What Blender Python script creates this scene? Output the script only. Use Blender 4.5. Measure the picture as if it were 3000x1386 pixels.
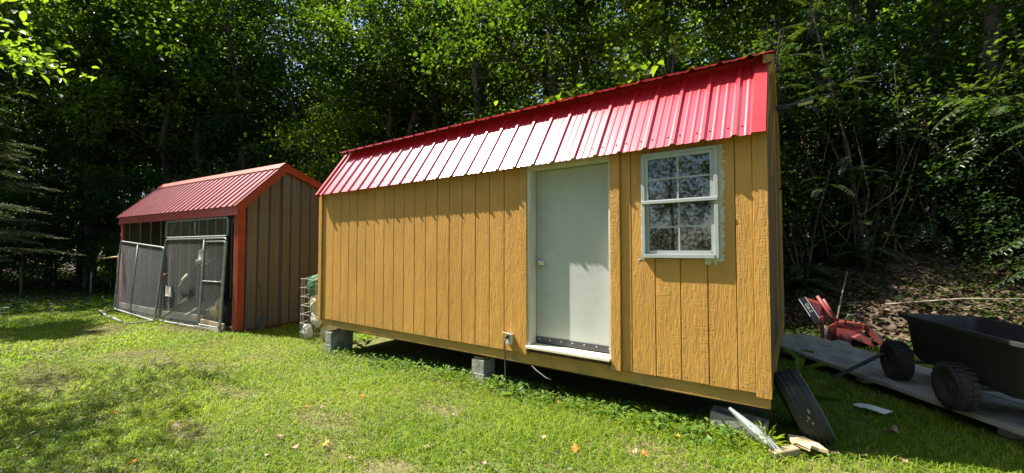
import bpy, math, random
import numpy as np
from mathutils import Vector, Matrix
R = math.radians
sc = bpy.context.scene
for o in list(bpy.data.objects): bpy.data.objects.remove(o)
col = sc.collection
rng = np.random.default_rng(7)
random.seed(7)

# ------------------------------------------------------------------ camera
EYE = Vector((0, -3.6285, 1.55))
cam = bpy.data.cameras.new('camera'); camo = bpy.data.objects.new('camera', cam); col.objects.link(camo)
cam.sensor_width = 36; cam.lens = 36 * 1194.6 / 3000; cam.clip_end = 600; cam.clip_start = .05
camo.location = EYE
camo.rotation_euler = (R(90 + 1.947), 0, R(34.905))
sc.camera = camo
# ------------------------------------------------------------------ light
SUN = Vector((2.38, .76, -3.55)).normalized()          # direction the light travels
w = bpy.data.worlds.new('World'); sc.world = w; w.use_nodes = True
nt = w.node_tree; nt.nodes.clear()
sky = nt.nodes.new('ShaderNodeTexSky'); sky.sky_type = 'NISHITA'; sky.sun_disc = False
sky.sun_elevation = math.asin(-SUN.z); sky.sun_rotation = math.atan2(-SUN.x, -SUN.y)
sky.air_density = 1.0; sky.dust_density = 1.0
bg = nt.nodes.new('ShaderNodeBackground'); bg.inputs[1].default_value = .11
wo = nt.nodes.new('ShaderNodeOutputWorld')
nt.links.new(sky.outputs[0], bg.inputs[0]); nt.links.new(bg.outputs[0], wo.inputs[0])
sl = bpy.data.lights.new('sun', 'SUN'); sl.energy = 5.0; sl.angle = R(.53); sl.color = (1, .95, .86)
so = bpy.data.objects.new('sun', sl); col.objects.link(so)
so.rotation_euler = SUN.to_track_quat('-Z', 'Y').to_euler(); so.location = (-8, -3, 12)
sc.view_settings.view_transform = 'Standard'; sc.view_settings.look = 'None'
sc.view_settings.exposure = 1.5; sc.view_settings.gamma = 1
sc.render.engine = 'CYCLES'
sc.cycles.max_bounces = 8; sc.cycles.transparent_max_bounces = 8
sc.cycles.caustics_reflective = False; sc.cycles.caustics_refractive = False
sc.cycles.use_denoising = True

# ------------------------------------------------------------------ materials
def ramp2(nt, fac, c1, c2, p1=.35, p2=.65):
    r = nt.nodes.new('ShaderNodeValToRGB')
    r.color_ramp.elements[0].position = p1; r.color_ramp.elements[0].color = (*c1, 1)
    r.color_ramp.elements[1].position = p2; r.color_ramp.elements[1].color = (*c2, 1)
    nt.links.new(fac, r.inputs[0]); return r.outputs[0]
def noise(nt, scale, stretch=(1, 1, 1), detail=4, dist=0, rough=.55):
    g = nt.nodes.new('ShaderNodeNewGeometry'); m = nt.nodes.new('ShaderNodeMapping')
    m.inputs['Scale'].default_value = stretch
    n = nt.nodes.new('ShaderNodeTexNoise'); n.inputs['Scale'].default_value = scale
    n.inputs['Detail'].default_value = detail; n.inputs['Distortion'].default_value = dist; n.inputs['Roughness'].default_value = rough
    nt.links.new(g.outputs['Position'], m.inputs[0]); nt.links.new(m.outputs[0], n.inputs['Vector'])
    return n.outputs['Fac']
def mmath(nt, op, a, b):
    m = nt.nodes.new('ShaderNodeMath'); m.operation = op
    for i, v in enumerate((a, b)):
        if isinstance(v, (int, float)): m.inputs[i].default_value = v
        else: nt.links.new(v, m.inputs[i])
    return m.outputs[0]
def mixc(nt, fac, a, b, mode='MIX'):
    m = nt.nodes.new('ShaderNodeMix'); m.data_type = 'RGBA'; m.blend_type = mode
    def put(s, v):
        if isinstance(v, tuple): s.default_value = (*v, 1) if len(v) == 3 else v
        elif isinstance(v, (int, float)): s.default_value = v
        else: nt.links.new(v, s)
    put(m.inputs[0], fac); put(m.inputs[6], a); put(m.inputs[7], b)
    return m.outputs[2]
def pm(name, c1, c2=None, scale=8, stretch=(1, 1, 1), rough=.6, bump=0, bscale=None, bstretch=None, metal=0, spec=.5, coat=0, coatr=.1, dirt=None, dscale=2.5, dlo=.5, dhi=.72):
    m = bpy.data.materials.new(name); m.use_nodes = True; nt = m.node_tree
    b = nt.nodes['Principled BSDF']
    b.inputs['Roughness'].default_value = rough; b.inputs['Metallic'].default_value = metal
    b.inputs['Specular IOR Level'].default_value = spec
    b.inputs['Coat Weight'].default_value = coat; b.inputs['Coat Roughness'].default_value = coatr
    c2 = c2 or tuple(x * .8 for x in c1)
    c = ramp2(nt, noise(nt, scale, stretch), c1, c2)
    if dirt: c = mixc(nt, ramp2(nt, noise(nt, dscale, detail=6), (0, 0, 0), (1, 1, 1), dlo, dhi), c, dirt)
    nt.links.new(c, b.inputs['Base Color'])
    if bump:
        bp = nt.nodes.new('ShaderNodeBump'); bp.inputs['Strength'].default_value = 1; bp.inputs['Distance'].default_value = bump
        nt.links.new(noise(nt, bscale or scale * 3, bstretch or stretch, detail=6), bp.inputs['Height']); nt.links.new(bp.outputs[0], b.inputs['Normal'])
    return m
def leafmat(name, c1, c2, t1, t2, trans=.42, rough=.42, spec=.45, scale=1.2):
    m = bpy.data.materials.new(name); m.use_nodes = True; nt = m.node_tree
    b = nt.nodes['Principled BSDF']; out = nt.nodes['Material Output']
    a = nt.nodes.new('ShaderNodeAttribute'); a.attribute_name = 'v'
    n = noise(nt, scale, detail=2)
    f = mmath(nt, 'MULTIPLY_ADD', a.outputs['Fac'], .7); f.node.inputs[2].default_value = 0
    f = mmath(nt, 'ADD', f, mmath(nt, 'MULTIPLY', n, .3))
    nt.links.new(ramp2(nt, f, c1, c2, .2, .8), b.inputs['Base Color'])
    b.inputs['Roughness'].default_value = rough; b.inputs['Specular IOR Level'].default_value = spec
    t = nt.nodes.new('ShaderNodeBsdfTranslucent'); nt.links.new(ramp2(nt, f, t1, t2, .2, .8), t.inputs[0])
    mx = nt.nodes.new('ShaderNodeMixShader'); mx.inputs[0].default_value = trans
    nt.links.new(b.outputs[0], mx.inputs[1]); nt.links.new(t.outputs[0], mx.inputs[2]); nt.links.new(mx.outputs[0], out.inputs[0])
    return m
M = {}
def siding_mat():
    m = bpy.data.materials.new('mustard_siding'); m.use_nodes = True; nt = m.node_tree; b = nt.nodes['Principled BSDF']
    b.inputs['Roughness'].default_value = .5; b.inputs['Specular IOR Level'].default_value = .4
    c = ramp2(nt, noise(nt, 1.6, (1, 1, .8), 7, 0, .65), (.525, .272, .058), (.44, .224, .05))
    c = mixc(nt, ramp2(nt, noise(nt, 9, (1, 1, .35), 6), (0, 0, 0), (.35, .35, .35), .55, .8), c, (.31, .19, .065))
    gp0 = nt.nodes.new('ShaderNodeNewGeometry'); sx0 = nt.nodes.new('ShaderNodeSeparateXYZ'); nt.links.new(gp0.outputs['Position'], sx0.inputs[0])
    low = mmath(nt, 'MULTIPLY', mmath(nt, 'SUBTRACT', .80, sx0.outputs[2]), 2.2); low.node.use_clamp = True           # mud splashed up from the ground
    spl = ramp2(nt, noise(nt, 22, (1, 1, .7), 7), (0, 0, 0), (.75, .75, .75), .48, .68)
    c = mixc(nt, mmath(nt, 'MULTIPLY', low, spl), c, (.25, .17, .085))
    run = ramp2(nt, noise(nt, 1, (13, 13, .5), 5), (0, 0, 0), (.4, .4, .4), .56, .76)                                   # faint rain runs
    c = mixc(nt, run, c, (.40, .23, .08))
    nt.links.new(c, b.inputs['Base Color'])
    grain = noise(nt, 1, (52, 52, 6.5), 4, 1.2)                       # wavering upright grain
    rip = noise(nt, 1, (12, 12, 85), 2, .4)                          # short cross ripples
    msk = ramp2(nt, noise(nt, 1, (9, 9, 1.6), 2), (0, 0, 0), (1, 1, 1), .46, .58)
    g2 = ramp2(nt, grain, (0, 0, 0), (1, 1, 1), .38, .62)
    h = mmath(nt, 'ADD', g2, mmath(nt, 'MULTIPLY', mmath(nt, 'MULTIPLY', rip, msk), 1.5))
    bp = nt.nodes.new('ShaderNodeBump'); bp.inputs['Strength'].default_value = 1; bp.inputs['Distance'].default_value = .0021
    nt.links.new(h, bp.inputs['Height']); nt.links.new(bp.outputs[0], b.inputs['Normal'])
    return m
M['siding'] = siding_mat()
M['mustard'] = pm('mustard_paint', (.48, .275, .06), (.40, .225, .048), 6, (1, 1, .4), .5, .0012, 30, (1, 1, .2), dirt=(.3, .19, .08), dlo=.6, dhi=.85)
M['rim'] = pm('mustard_rim', (.43, .245, .058), (.34, .195, .048), 5, (.3, 1, 1), .6, .001, 30, (.2, 1, 1), dirt=(.2, .14, .07), dscale=5, dlo=.5, dhi=.75)
M['groove'] = pm('groove_backing', (.30, .155, .03), (.25, .13, .028), 6)
M['ply'] = pm('raw_plywood', (.20, .115, .05), (.12, .066, .03), 4, (1, 1, .12), .75, .001, 14, (1, 1, .1))
M['red'] = pm('red_roof_metal', (.50, .022, .036), (.46, .018, .03), 3, rough=.33, spec=.7, coat=1, coatr=.24, bump=.0016, bscale=4)
M['redtrim'] = pm('red_trim_metal', (.42, .03, .03), (.36, .02, .025), 3, rough=.4, spec=.5)
M['coopred'] = pm('faded_red_roof', (.27, .03, .042), (.21, .024, .034), 3, rough=.5, spec=.2, dirt=(.3, .09, .07), dlo=.6, dhi=.9)
M['orange'] = pm('orange_red_trim', (.31, .05, .024), (.24, .038, .02), 4, rough=.55, spec=.2, dirt=(.22, .06, .035), dlo=.5, dhi=.8)
M['coopwall'] = pm('brown_metal_panel', (.118, .103, .09), (.09, .078, .068), 3, (1, 1, .25), .5, dirt=(.09, .068, .05), dscale=3)
M['coopdark'] = pm('dark_coop_timber', (.085, .06, .042), (.05, .036, .028), 6, (1, 1, .2), .8)
M['greyboard'] = pm('weathered_grey_board', (.30, .27, .22), (.20, .18, .145), 6, (.25, 1, 1), .85, .002, 22, (.2, 1, 1))
M['door'] = pm('white_door_paint', (.44, .45, .425), (.385, .40, .38), 3.2, (1, 1, .35), .45, .0003, 60, (1, 1, .15), dirt=(.31, .315, .295), dscale=4.5, dlo=.52, dhi=.8)
M['vinyl'] = pm('white_vinyl', (.37, .39, .385), (.31, .33, .325), 5, rough=.4, dirt=(.32, .32, .29), dscale=8, dlo=.55, dhi=.8)
M['jamb'] = pm('pale_jamb_paint', (.56, .54, .46), (.48, .46, .38), 6, (1, 1, .4), .5)
M['sill'] = pm('cream_sill', (.72, .67, .50), (.62, .56, .42), 7, (.3, 1, 1), .55, .0008, 40, (.2, 1, 1))
M['caulk'] = pm('smeared_white_caulk', (.60, .57, .48), (.46, .40, .28), 30, rough=.7, bump=.003, bscale=70)
M['rubber'] = pm('black_rubber', (.024, .024, .024), (.016, .016, .016), 12, rough=.75, bump=.001, dirt=(.055, .048, .038), dscale=7)
M['sweep'] = pm('dark_sweep', (.05, .055, .065), (.04, .042, .05), 9, rough=.5)
M['steel'] = pm('galvanised_steel', (.27, .28, .265), (.19, .20, .185), 14, rough=.5, metal=.5)
M['wire'] = pm('galvanised_wire', (.44, .44, .42), (.32, .32, .31), 14, rough=.5, metal=.4)
M['chrome'] = pm('knob_metal', (.6, .58, .5), rough=.25, metal=1)
M['block'] = pm('grey_concrete', (.31, .305, .28), (.21, .205, .185), 9, rough=.9, bump=.008, bscale=45, dirt=(.15, .145, .10), dscale=8, dlo=.45, dhi=.7)
M['screw'] = pm('screw_head', (.10, .03, .035), rough=.5, metal=.3)
M['greyplastic'] = pm('grey_outlet_plastic', (.48, .47, .42), (.42, .41, .36), 9, rough=.5)
M['cord'] = pm('dark_cord', (.045, .045, .04), rough=.6)
M['hose'] = pm('olive_hose', (.09, .085, .045), (.07, .065, .035), 8, rough=.55)
M['bark'] = pm('bark', (.085, .068, .05), (.045, .036, .027), 5, (1, 1, .25), .9, .02, 14, (1, 1, .25))
M['greybark'] = pm('grey_bark', (.17, .15, .125), (.085, .075, .06), 4, (1, 1, .3), .9, .015, 14, (1, 1, .25))
M['twig'] = pm('dry_twig', (.30, .25, .18), (.18, .15, .10), 9, rough=.85)
M['paper'] = pm('white_plastic', (.72, .71, .66), (.62, .61, .56), 7, rough=.5)
M['stain'] = pm('orange_print', (.5, .2, .05), (.42, .3, .15), 30, rough=.6)
M['bag'] = pm('feed_bag_white', (.66, .64, .58), (.46, .43, .38), 12, rough=.5, bump=.006, bscale=25)
M['baggreen'] = pm('feed_bag_green', (.05, .16, .07), (.035, .11, .05), 14, rough=.5, bump=.004, bscale=25)
M['bagcream'] = pm('feed_bag_cream', (.60, .52, .33), (.5, .42, .26), 12, rough=.55, bump=.004, bscale=25)
M['cartblack'] = pm('black_polyethylene', (.022, .023, .024), (.03, .03, .03), 9, rough=.6, bump=.0008, bscale=60, dirt=(.06, .055, .045), dscale=4, dlo=.55, dhi=.85)
M['cartsteel'] = pm('dark_painted_steel', (.045, .05, .055), (.07, .07, .065), 9, rough=.5, metal=.3)
M['machred'] = pm('faded_machine_red', (.20, .026, .02), (.15, .02, .016), 7, rough=.5, dirt=(.12, .05, .03), dscale=9)
M['black'] = pm('black_plate', (.015, .016, .018), rough=.45)
M['white'] = pm('white_print', (.75, .75, .73), rough=.5)
M['plank'] = pm('weathered_plank', (.36, .33, .275), (.24, .215, .175), 5, (1, .18, 1), .85, .003, 22, (1, .12, 1), dirt=(.2, .18, .14), dscale=4)
M['rawwood'] = pm('fresh_broken_wood', (.56, .42, .23), (.42, .30, .16), 9, (.3, 1, 1), .8, .002, 40)
M['oldwood'] = pm('old_split_wood', (.30, .23, .14), (.2, .15, .09), 9, (.3, 1, 1), .85, .003, 40)
M['hen'] = pm('hen_feathers', (.52, .38, .20), (.36, .24, .11), 22, rough=.8, bump=.006, bscale=60)
M['comb'] = pm('hen_comb', (.55, .03, .03), rough=.5)
M['pale'] = pm('pale_plastic', (.55, .53, .46), (.45, .43, .37), 9, rough=.5)
M['level'] = pm('yellow_strip', (.62, .52, .10), (.5, .42, .09), 9, rough=.5)
M['chairgreen'] = pm('green_webbing', (.10, .24, .10), (.08, .2, .08), 20, rough=.6)
M['pot'] = pm('grey_pot', (.2, .2, .2), rough=.6)
M['leaf_or'] = leafmat('fallen_orange', (.58, .18, .03), (.62, .30, .05), (.5, .15, .02), (.5, .2, .03), .2, .6, .3, 20)
M['leaf_ye'] = leafmat('fallen_yellow', (.66, .42, .10), (.66, .34, .06), (.5, .3, .05), (.5, .2, .03), .2, .6, .3, 20)
M['leaf_br'] = leafmat('fallen_brown', (.42, .30, .19), (.30, .20, .12), (.2, .13, .06), (.2, .12, .05), .15, .7, .3, 20)
M['wood_lf'] = leafmat('woodland_leaf', (0.0119, 0.0306, 0.00595), (0.0306, 0.0612, 0.00935), (0.045, 0.117, 0.0072), (0.198, 0.324, 0.0108), .42, .5, .22)
M['dark_lf'] = leafmat('dark_leaf', (0.00744, 0.02092, 0.00651), (0.0186, 0.03952, 0.00837), (0.0192, 0.064, 0.00768), (0.064, 0.1408, 0.0128), .36, .5, .22)
M['bright_lf'] = leafmat('bright_leaf', (.032, .072, .009), (.07, .12, .014), (.17, .32, .010), (.42, .53, .018), .46, .45, .3)  # brighter leaf; on the woods further back its colour stands in for sunlight
M['shrub_lf'] = leafmat('shrub_leaf', (0.01116, 0.02678, 0.005803), (0.02902, 0.05357, 0.008928), (0.0384, 0.096, 0.00768), (0.1152, 0.192, 0.0128), .4, .5, .22)
M['frond_lf'] = leafmat('frond_leaf', (0.0255, 0.05419, 0.01912), (0.04462, 0.07969, 0.0204), (0.0648, 0.144, 0.0108), (0.1872, 0.2592, 0.0144), .4, .38, .55)
M['hem_lf'] = leafmat('hemlock_needle', (.028, .046, .018), (.055, .075, .03), (.05, .09, .015), (.10, .14, .03), .25, .6, .2)
M['cherry_lf'] = leafmat('cherry_leaf', (.05, .12, .015), (.11, .19, .02), (.18, .36, .012), (.36, .50, .02), .48, .32, .6)
M['grass'] = leafmat('grass_blade', (.085, .165, .010), (.29, .35, .030), (.20, .37, .010), (.50, .60, .026), .42, .55, .2, .9)
M['clover'] = leafmat('broadleaf_weed', (.055, .13, .02), (.14, .22, .035), (.12, .26, .015), (.3, .42, .03), .4, .5, .25)
M['litter'] = leafmat('leaf_litter', (.065, .047, .028), (.185, .135, .08), (.05, .035, .012), (.1, .07, .025), .12, .8, .2)
M['straw'] = leafmat('dry_straw', (.26, .21, .11), (.36, .29, .16), (.16, .13, .05), (.2, .16, .06), .2, .7, .2)

def glass_mat():
    m = bpy.data.materials.new('window_glass'); m.use_nodes = True; nt = m.node_tree; nt.nodes.clear()
    out = nt.nodes.new('ShaderNodeOutputMaterial'); tr = nt.nodes.new('ShaderNodeBsdfTransparent'); gl = nt.nodes.new('ShaderNodeBsdfGlossy')
    tr.inputs[0].default_value = (.62, .66, .64, 1); gl.inputs['Roughness'].default_value = .03
    df = nt.nodes.new('ShaderNodeBsdfDiffuse'); df.inputs[0].default_value = (.5, .5, .46, 1)
    fr = nt.nodes.new('ShaderNodeFresnel'); fr.inputs[0].default_value = 1.5
    fm = mmath(nt, 'ADD', mmath(nt, 'MULTIPLY', fr.outputs[0], 1.5), .04)
    mx = nt.nodes.new('ShaderNodeMixShader'); nt.links.new(fm, mx.inputs[0]); nt.links.new(tr.outputs[0], mx.inputs[1]); nt.links.new(gl.outputs[0], mx.inputs[2])
    mx2 = nt.nodes.new('ShaderNodeMixShader')
    nt.links.new(ramp2(nt, noise(nt, 7, (1, 1, .6), 6), (.01, .01, .01), (.12, .12, .12), .5, .8), mx2.inputs[0])
    nt.links.new(mx.outputs[0], mx2.inputs[1]); nt.links.new(df.outputs[0], mx2.inputs[2]); nt.links.new(mx2.outputs[0], out.inputs[0])
    return m
M['glass'] = glass_mat()

# ------------------------------------------------------------------ helpers
def setp(o, label=None, cat=None, group=None, kind=None):
    if label: o['label'] = label
    if cat: o['category'] = cat
    if group: o['group'] = group
    if kind: o['kind'] = kind
    return o
def thing(name, label, cat, loc=(0, 0, 0), rotz=0, group=None):
    o = bpy.data.objects.new(name, None); o.empty_display_size = .1; col.objects.link(o)
    o.location = loc; o.rotation_euler = (0, 0, rotz)
    return setp(o, label, cat, group)
def obj(name, me, mat, parent=None, loc=None, rot=None):
    o = bpy.data.objects.new(name, me); col.objects.link(o)
    if mat is not None and len(me.materials) == 0: me.materials.append(mat)
    if parent is not None: o.parent = parent
    if loc is not None: o.location = loc
    if rot is not None: o.rotation_euler = rot
    return o
class MB:
    def __init__(s): s.v = []; s.f = []
    def add(s, vs, fs):
        n = len(s.v); s.v += [tuple(v) for v in vs]; s.f += [tuple(i + n for i in f) for f in fs]; return s
    def box(s, x0, x1, y0, y1, z0, z1, ch=0):
        if ch <= 0:
            vs = [(x, y, z) for x in (x0, x1) for y in (y0, y1) for z in (z0, z1)]
            return s.add(vs, [(0, 1, 3, 2), (4, 6, 7, 5), (0, 4, 5, 1), (2, 3, 7, 6), (0, 2, 6, 4), (1, 5, 7, 3)])
        return s.ob(((x0 + x1) / 2, (y0 + y1) / 2, (z0 + z1) / 2), (1, 0, 0), (0, 1, 0), (x1 - x0, y1 - y0, z1 - z0), ch)
    def ob(s, c, X, Y, dims, ch=0):
        c = Vector(c); X = Vector(X).normalized(); Y = Vector(Y); Y = (Y - X * Y.dot(X)).normalized(); Z = X.cross(Y)
        a, b, d = (k / 2 for k in dims)
        if ch <= 0:
            vs = [c + X * (a * i) + Y * (b * j) + Z * (d * k) for i in (-1, 1) for j in (-1, 1) for k in (-1, 1)]
            return s.add(vs, [(0, 1, 3, 2), (4, 6, 7, 5), (0, 4, 5, 1), (2, 3, 7, 6), (0, 2, 6, 4), (1, 5, 7, 3)])
        import itertools
        vs = []; idx = {}
        for i, j, k in itertools.product((-1, 1), repeat=3):
            for ax in range(3):
                p = [i * a, j * b, k * d]; sg = (i, j, k)
                for q in range(3):
                    if q != ax: p[q] -= sg[q] * ch
                idx[(i, j, k, ax)] = len(vs); vs.append(c + X * p[0] + Y * p[1] + Z * p[2])
        fs = []
        S = (-1, 1)
        for sgn in S:
            fs.append([idx[(sgn, j, k, 0)] for j, k in ((-1, -1), (1, -1), (1, 1), (-1, 1))])
            fs.append([idx[(i, sgn, k, 1)] for i, k in ((-1, -1), (1, -1), (1, 1), (-1, 1))])
            fs.append([idx[(i, j, sgn, 2)] for i, j in ((-1, -1), (1, -1), (1, 1), (-1, 1))])
        for i in S:
            for j in S:
                fs.append([idx[(i, j, -1, 0)], idx[(i, j, -1, 1)], idx[(i, j, 1, 1)], idx[(i, j, 1, 0)]])
                fs.append([idx[(i, -1, j, 0)], idx[(i, -1, j, 2)], idx[(i, 1, j, 2)], idx[(i, 1, j, 0)]])
                fs.append([idx[(-1, i, j, 1)], idx[(-1, i, j, 2)], idx[(1, i, j, 2)], idx[(1, i, j, 1)]])
        for i, j, k in itertools.product(S, repeat=3): fs.append([idx[(i, j, k, q)] for q in range(3)])
        return s.add(vs, fs)
    def bar(s, p, q, w, h, up=(0, 0, 1), ch=0):
        p = Vector(p); q = Vector(q); d = q - p
        return s.ob((p + q) / 2, d, Vector(up).cross(d), (d.length, w, h), ch)
    def tube(s, pts, r, n=8, cap=True):
        pts = [Vector(p) for p in pts]; m = len(pts); rs = r if isinstance(r, (list, tuple)) else [r] * m
        rings = []; ref = None
        for i, p in enumerate(pts):
            d = (pts[min(i + 1, m - 1)] - pts[max(i - 1, 0)]).normalized()
            if ref is None: ref = d.orthogonal().normalized()
            u = (ref - d * ref.dot(d)); u = u.normalized() if u.length > 1e-6 else d.orthogonal().normalized(); ref = u; v = d.cross(u)
            rings.append([p + (u * math.cos(2 * math.pi * k / n) + v * math.sin(2 * math.pi * k / n)) * rs[i] for k in range(n)])
        vs = [x for g in rings for x in g]
        fs = [(i * n + k, i * n + (k + 1) % n, (i + 1) * n + (k + 1) % n, (i + 1) * n + k) for i in range(m - 1) for k in range(n)]
        if cap: fs += [tuple(range(n - 1, -1, -1)), tuple((m - 1) * n + k for k in range(n))]
        return s.add(vs, fs)
    def lathe(s, prof, c=(0, 0, 0), axis=(0, 0, 1), n=16, closed=False):
        a = Vector(axis).normalized(); u = a.orthogonal().normalized(); v = a.cross(u); c = Vector(c); m = len(prof)
        vs = [c + a * h + (u * math.cos(2 * math.pi * k / n) + v * math.sin(2 * math.pi * k / n)) * r for r, h in prof for k in range(n)]
        fs = [(i * n + k, i * n + (k + 1) % n, ((i + 1) % m) * n + (k + 1) % n, ((i + 1) % m) * n + k) for i in range(m if closed else m - 1) for k in range(n)]
        return s.add(vs, fs)
    def prism(s, poly, d):
        n = len(poly); poly = [Vector(p) for p in poly]; d = Vector(d)
        return s.add(poly + [p + d for p in poly], [tuple(range(n - 1, -1, -1)), tuple(range(n, 2 * n))] + [(i, (i + 1) % n, n + (i + 1) % n, n + i) for i in range(n)])
    def mesh(s, name, smooth=False):
        me = bpy.data.meshes.new(name); me.from_pydata([tuple(v) for v in s.v], [], s.f)
        import bmesh as _b
        b = _b.new(); b.from_mesh(me); _b.ops.recalc_face_normals(b, faces=b.faces); b.to_mesh(me); b.free()
        if smooth: me.polygons.foreach_set('use_smooth', [True] * len(me.polygons))
        return me
    def build(s, name, mat, parent=None, smooth=False, loc=None):
        return obj(name, s.mesh(name, smooth), mat, parent, loc)
def wpart(mb, name, mat, root, smooth=False):     # mesh given in world coordinates under an unrotated root
    return mb.build(name, mat, root, smooth, loc=tuple(-Vector(root.location)))
def fillet(pts, r, n=5):
    out = []
    pts = [Vector(p) for p in pts]; m = len(pts)
    for i in range(m):
        a, b, c = pts[i - 1], pts[i], pts[(i + 1) % m]
        u = (a - b).normalized(); v = (c - b).normalized()
        for k in range(n + 1):
            t = k / n; out.append((b + u * r) * (1 - t) ** 2 + b * 2 * t * (1 - t) + (b + v * r) * t ** 2)
    return out + [out[0]]
def npmesh(name, V, F, attr=None, smooth=False):
    me = bpy.data.meshes.new(name); nv = len(V); nf, k = F.shape
    me.vertices.add(nv); me.vertices.foreach_set('co', V.astype(np.float32).ravel())
    me.loops.add(nf * k); me.loops.foreach_set('vertex_index', F.astype(np.int32).ravel())
    me.polygons.add(nf); me.polygons.foreach_set('loop_start', (np.arange(nf) * k).astype(np.int32))
    if smooth: me.polygons.foreach_set('use_smooth', np.ones(nf, bool))
    if attr is not None:
        a = me.attributes.new('v', 'FLOAT', 'POINT'); a.data.foreach_set('value', attr.astype(np.float32))
    me.update(); me.validate(); return me
def unit(a): return a / np.maximum(np.linalg.norm(a, axis=-1, keepdims=True), 1e-9)
def rdir(n, r=rng): return unit(r.normal(size=(n, 3)))
def leafV(c, d, nr, L, W, fold=.12, six=False):
    """leaves as folded diamonds (or six-point ovals): base c, axis d, normal nr"""
    d = unit(d); s = unit(np.cross(d, nr)); nn = np.cross(s, d); L = L[:, None]; W = W[:, None]
    if not six:
        V = np.stack([c, c + d * L * .45 + s * W / 2 + nn * W * fold, c + d * L - nn * L * .12, c + d * L * .45 - s * W / 2 + nn * W * fold], 1)
        n = len(c); b = np.arange(n)[:, None] * 4
        F = np.concatenate([b + np.array([[0, 1, 2]]), b + np.array([[0, 2, 3]])], 0); k = 4
    else:
        V = np.stack([c, c + d * L * .22 + s * W * .42 + nn * W * fold, c + d * L * .62 + s * W * .46 + nn * W * fold, c + d * L - nn * L * .15,
                      c + d * L * .62 - s * W * .46 + nn * W * fold, c + d * L * .22 - s * W * .42 + nn * W * fold], 1)
        n = len(c); b = np.arange(n)[:, None] * 6
        F = np.concatenate([b + np.array([[0, 1, 2, 3]]), b + np.array([[0, 3, 4, 5]])], 0); k = 6
    return V.reshape(-1, 3), F, k

# ------------------------------------------------------------------ ground
def sstep(a, b, x): t = np.clip((x - a) / (b - a), 0, 1); return t * t * (3 - 2 * t)
def ground(x, y):
    x = np.asarray(x, float); y = np.asarray(y, float)
    base = np.clip(.021 * (x + 3.2), -.10, .10) - .012 * np.clip(-x - 9, 0, 30) * .3
    base = base + .025 * np.sin(x * 1.3 + y * .7) * np.sin(y * 1.1 - x * .4) * sstep(-8, -5, -np.abs(x + 3) )
    yf = np.where(x > 0, 5.2 - .30 * np.clip(x, 0, 6), 5.2)
    left = np.clip((-x - 9) / 11, 0, 1)
    left = left * left * (3 - 2 * left)
    yf = yf + 6 * left
    t = np.clip(y - yf, 0, 60)
    hill = (np.minimum(t, 3.0) * .62 + np.clip(t - 3.0, 0, 22) * .36 + np.clip(t - 25, 0, 40) * .1) * (1 - .82 * left)
    hill = hill * sstep(0, .8, t + .25)
    rgt = np.clip(x - 4.5, 0, 30)
    hill = hill + .25 * rgt * sstep(2, 6, y)
    lump = (.12 * np.sin(x * 1.7 + 1.3 * np.sin(y * .9)) * np.sin(y * 1.9 + x * .6)) * sstep(.2, 2, t)
    return base + hill + lump
xs = np.unique(np.concatenate([np.linspace(-140, -22, 40), np.linspace(-22, 8, 151), np.linspace(8, 90, 28)]))
ys = np.unique(np.concatenate([np.linspace(-60, -6, 20), np.linspace(-6, 14, 101), np.linspace(14, 130, 40)]))
X, Y = np.meshgrid(xs, ys); Z = ground(X, Y)
V = np.stack([X, Y, Z], -1).reshape(-1, 3); nx = len(xs); ny = len(ys)
i, j = np.meshgrid(np.arange(nx - 1), np.arange(ny - 1)); b = (j * nx + i).ravel()
F = np.stack([b, b + 1, b + 1 + nx, b + nx], 1)
def ground_mat():
    m = bpy.data.materials.new('soil_and_turf'); m.use_nodes = True; nt = m.node_tree; bb = nt.nodes['Principled BSDF']
    bb.inputs['Roughness'].default_value = .95; bb.inputs['Specular IOR Level'].default_value = .15
    soil = ramp2(nt, noise(nt, 6, detail=8), (.15, .115, .066), (.25, .19, .115), .3, .7)
    turf = ramp2(nt, noise(nt, 14, detail=8), (.09, .105, .028), (.17, .17, .06), .3, .7)
    lawn = mixc(nt, ramp2(nt, noise(nt, 1.3, detail=5), (0, 0, 0), (.8, .8, .8), .5, .68), turf, soil)
    wood = ramp2(nt, noise(nt, 9, detail=9), (.045, .033, .022), (.16, .115, .075), .3, .75)
    a = nt.nodes.new('ShaderNodeAttribute'); a.attribute_name = 'v'
    nt.links.new(mixc(nt, a.outputs['Fac'], lawn, wood), bb.inputs['Base Color'])
    bp = nt.nodes.new('ShaderNodeBump'); bp.inputs['Distance'].default_value = .03; bp.inputs['Strength'].default_value = 1
    nt.links.new(noise(nt, 18, detail=8), bp.inputs['Height']); nt.links.new(bp.outputs[0], bb.inputs['Normal'])
    return m
left_ = np.clip((-V[:, 0] - 9) / 11, 0, 1)
wd = np.maximum(sstep(3.6, 5.4, V[:, 1] + .3 * np.clip(V[:, 0], 0, 6) - 1.2 * left_), sstep(17, 21, -V[:, 0]))
go = obj('ground', npmesh('ground', V, F, wd, True), ground_mat()); setp(go, kind='structure')
def gz(x, y): return float(ground(x, y))

# ------------------------------------------------------------------ main shed
XL, XR = -6.315, -.17
shed = thing('storage_shed', 'mustard yellow timber shed with red metal gambrel roof, white door and small window', 'shed', (-3.25, 1.83, .36))
def sp(mb, name, mat, smooth=False): return wpart(mb, name, M[mat], shed, smooth)
ZB, ZT = .467, 2.50
DL, DR = -2.335, -1.41                                   # door opening
WL, WR, WB, WT = -1.117, -.505, 1.485, 2.397             # window opening
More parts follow.
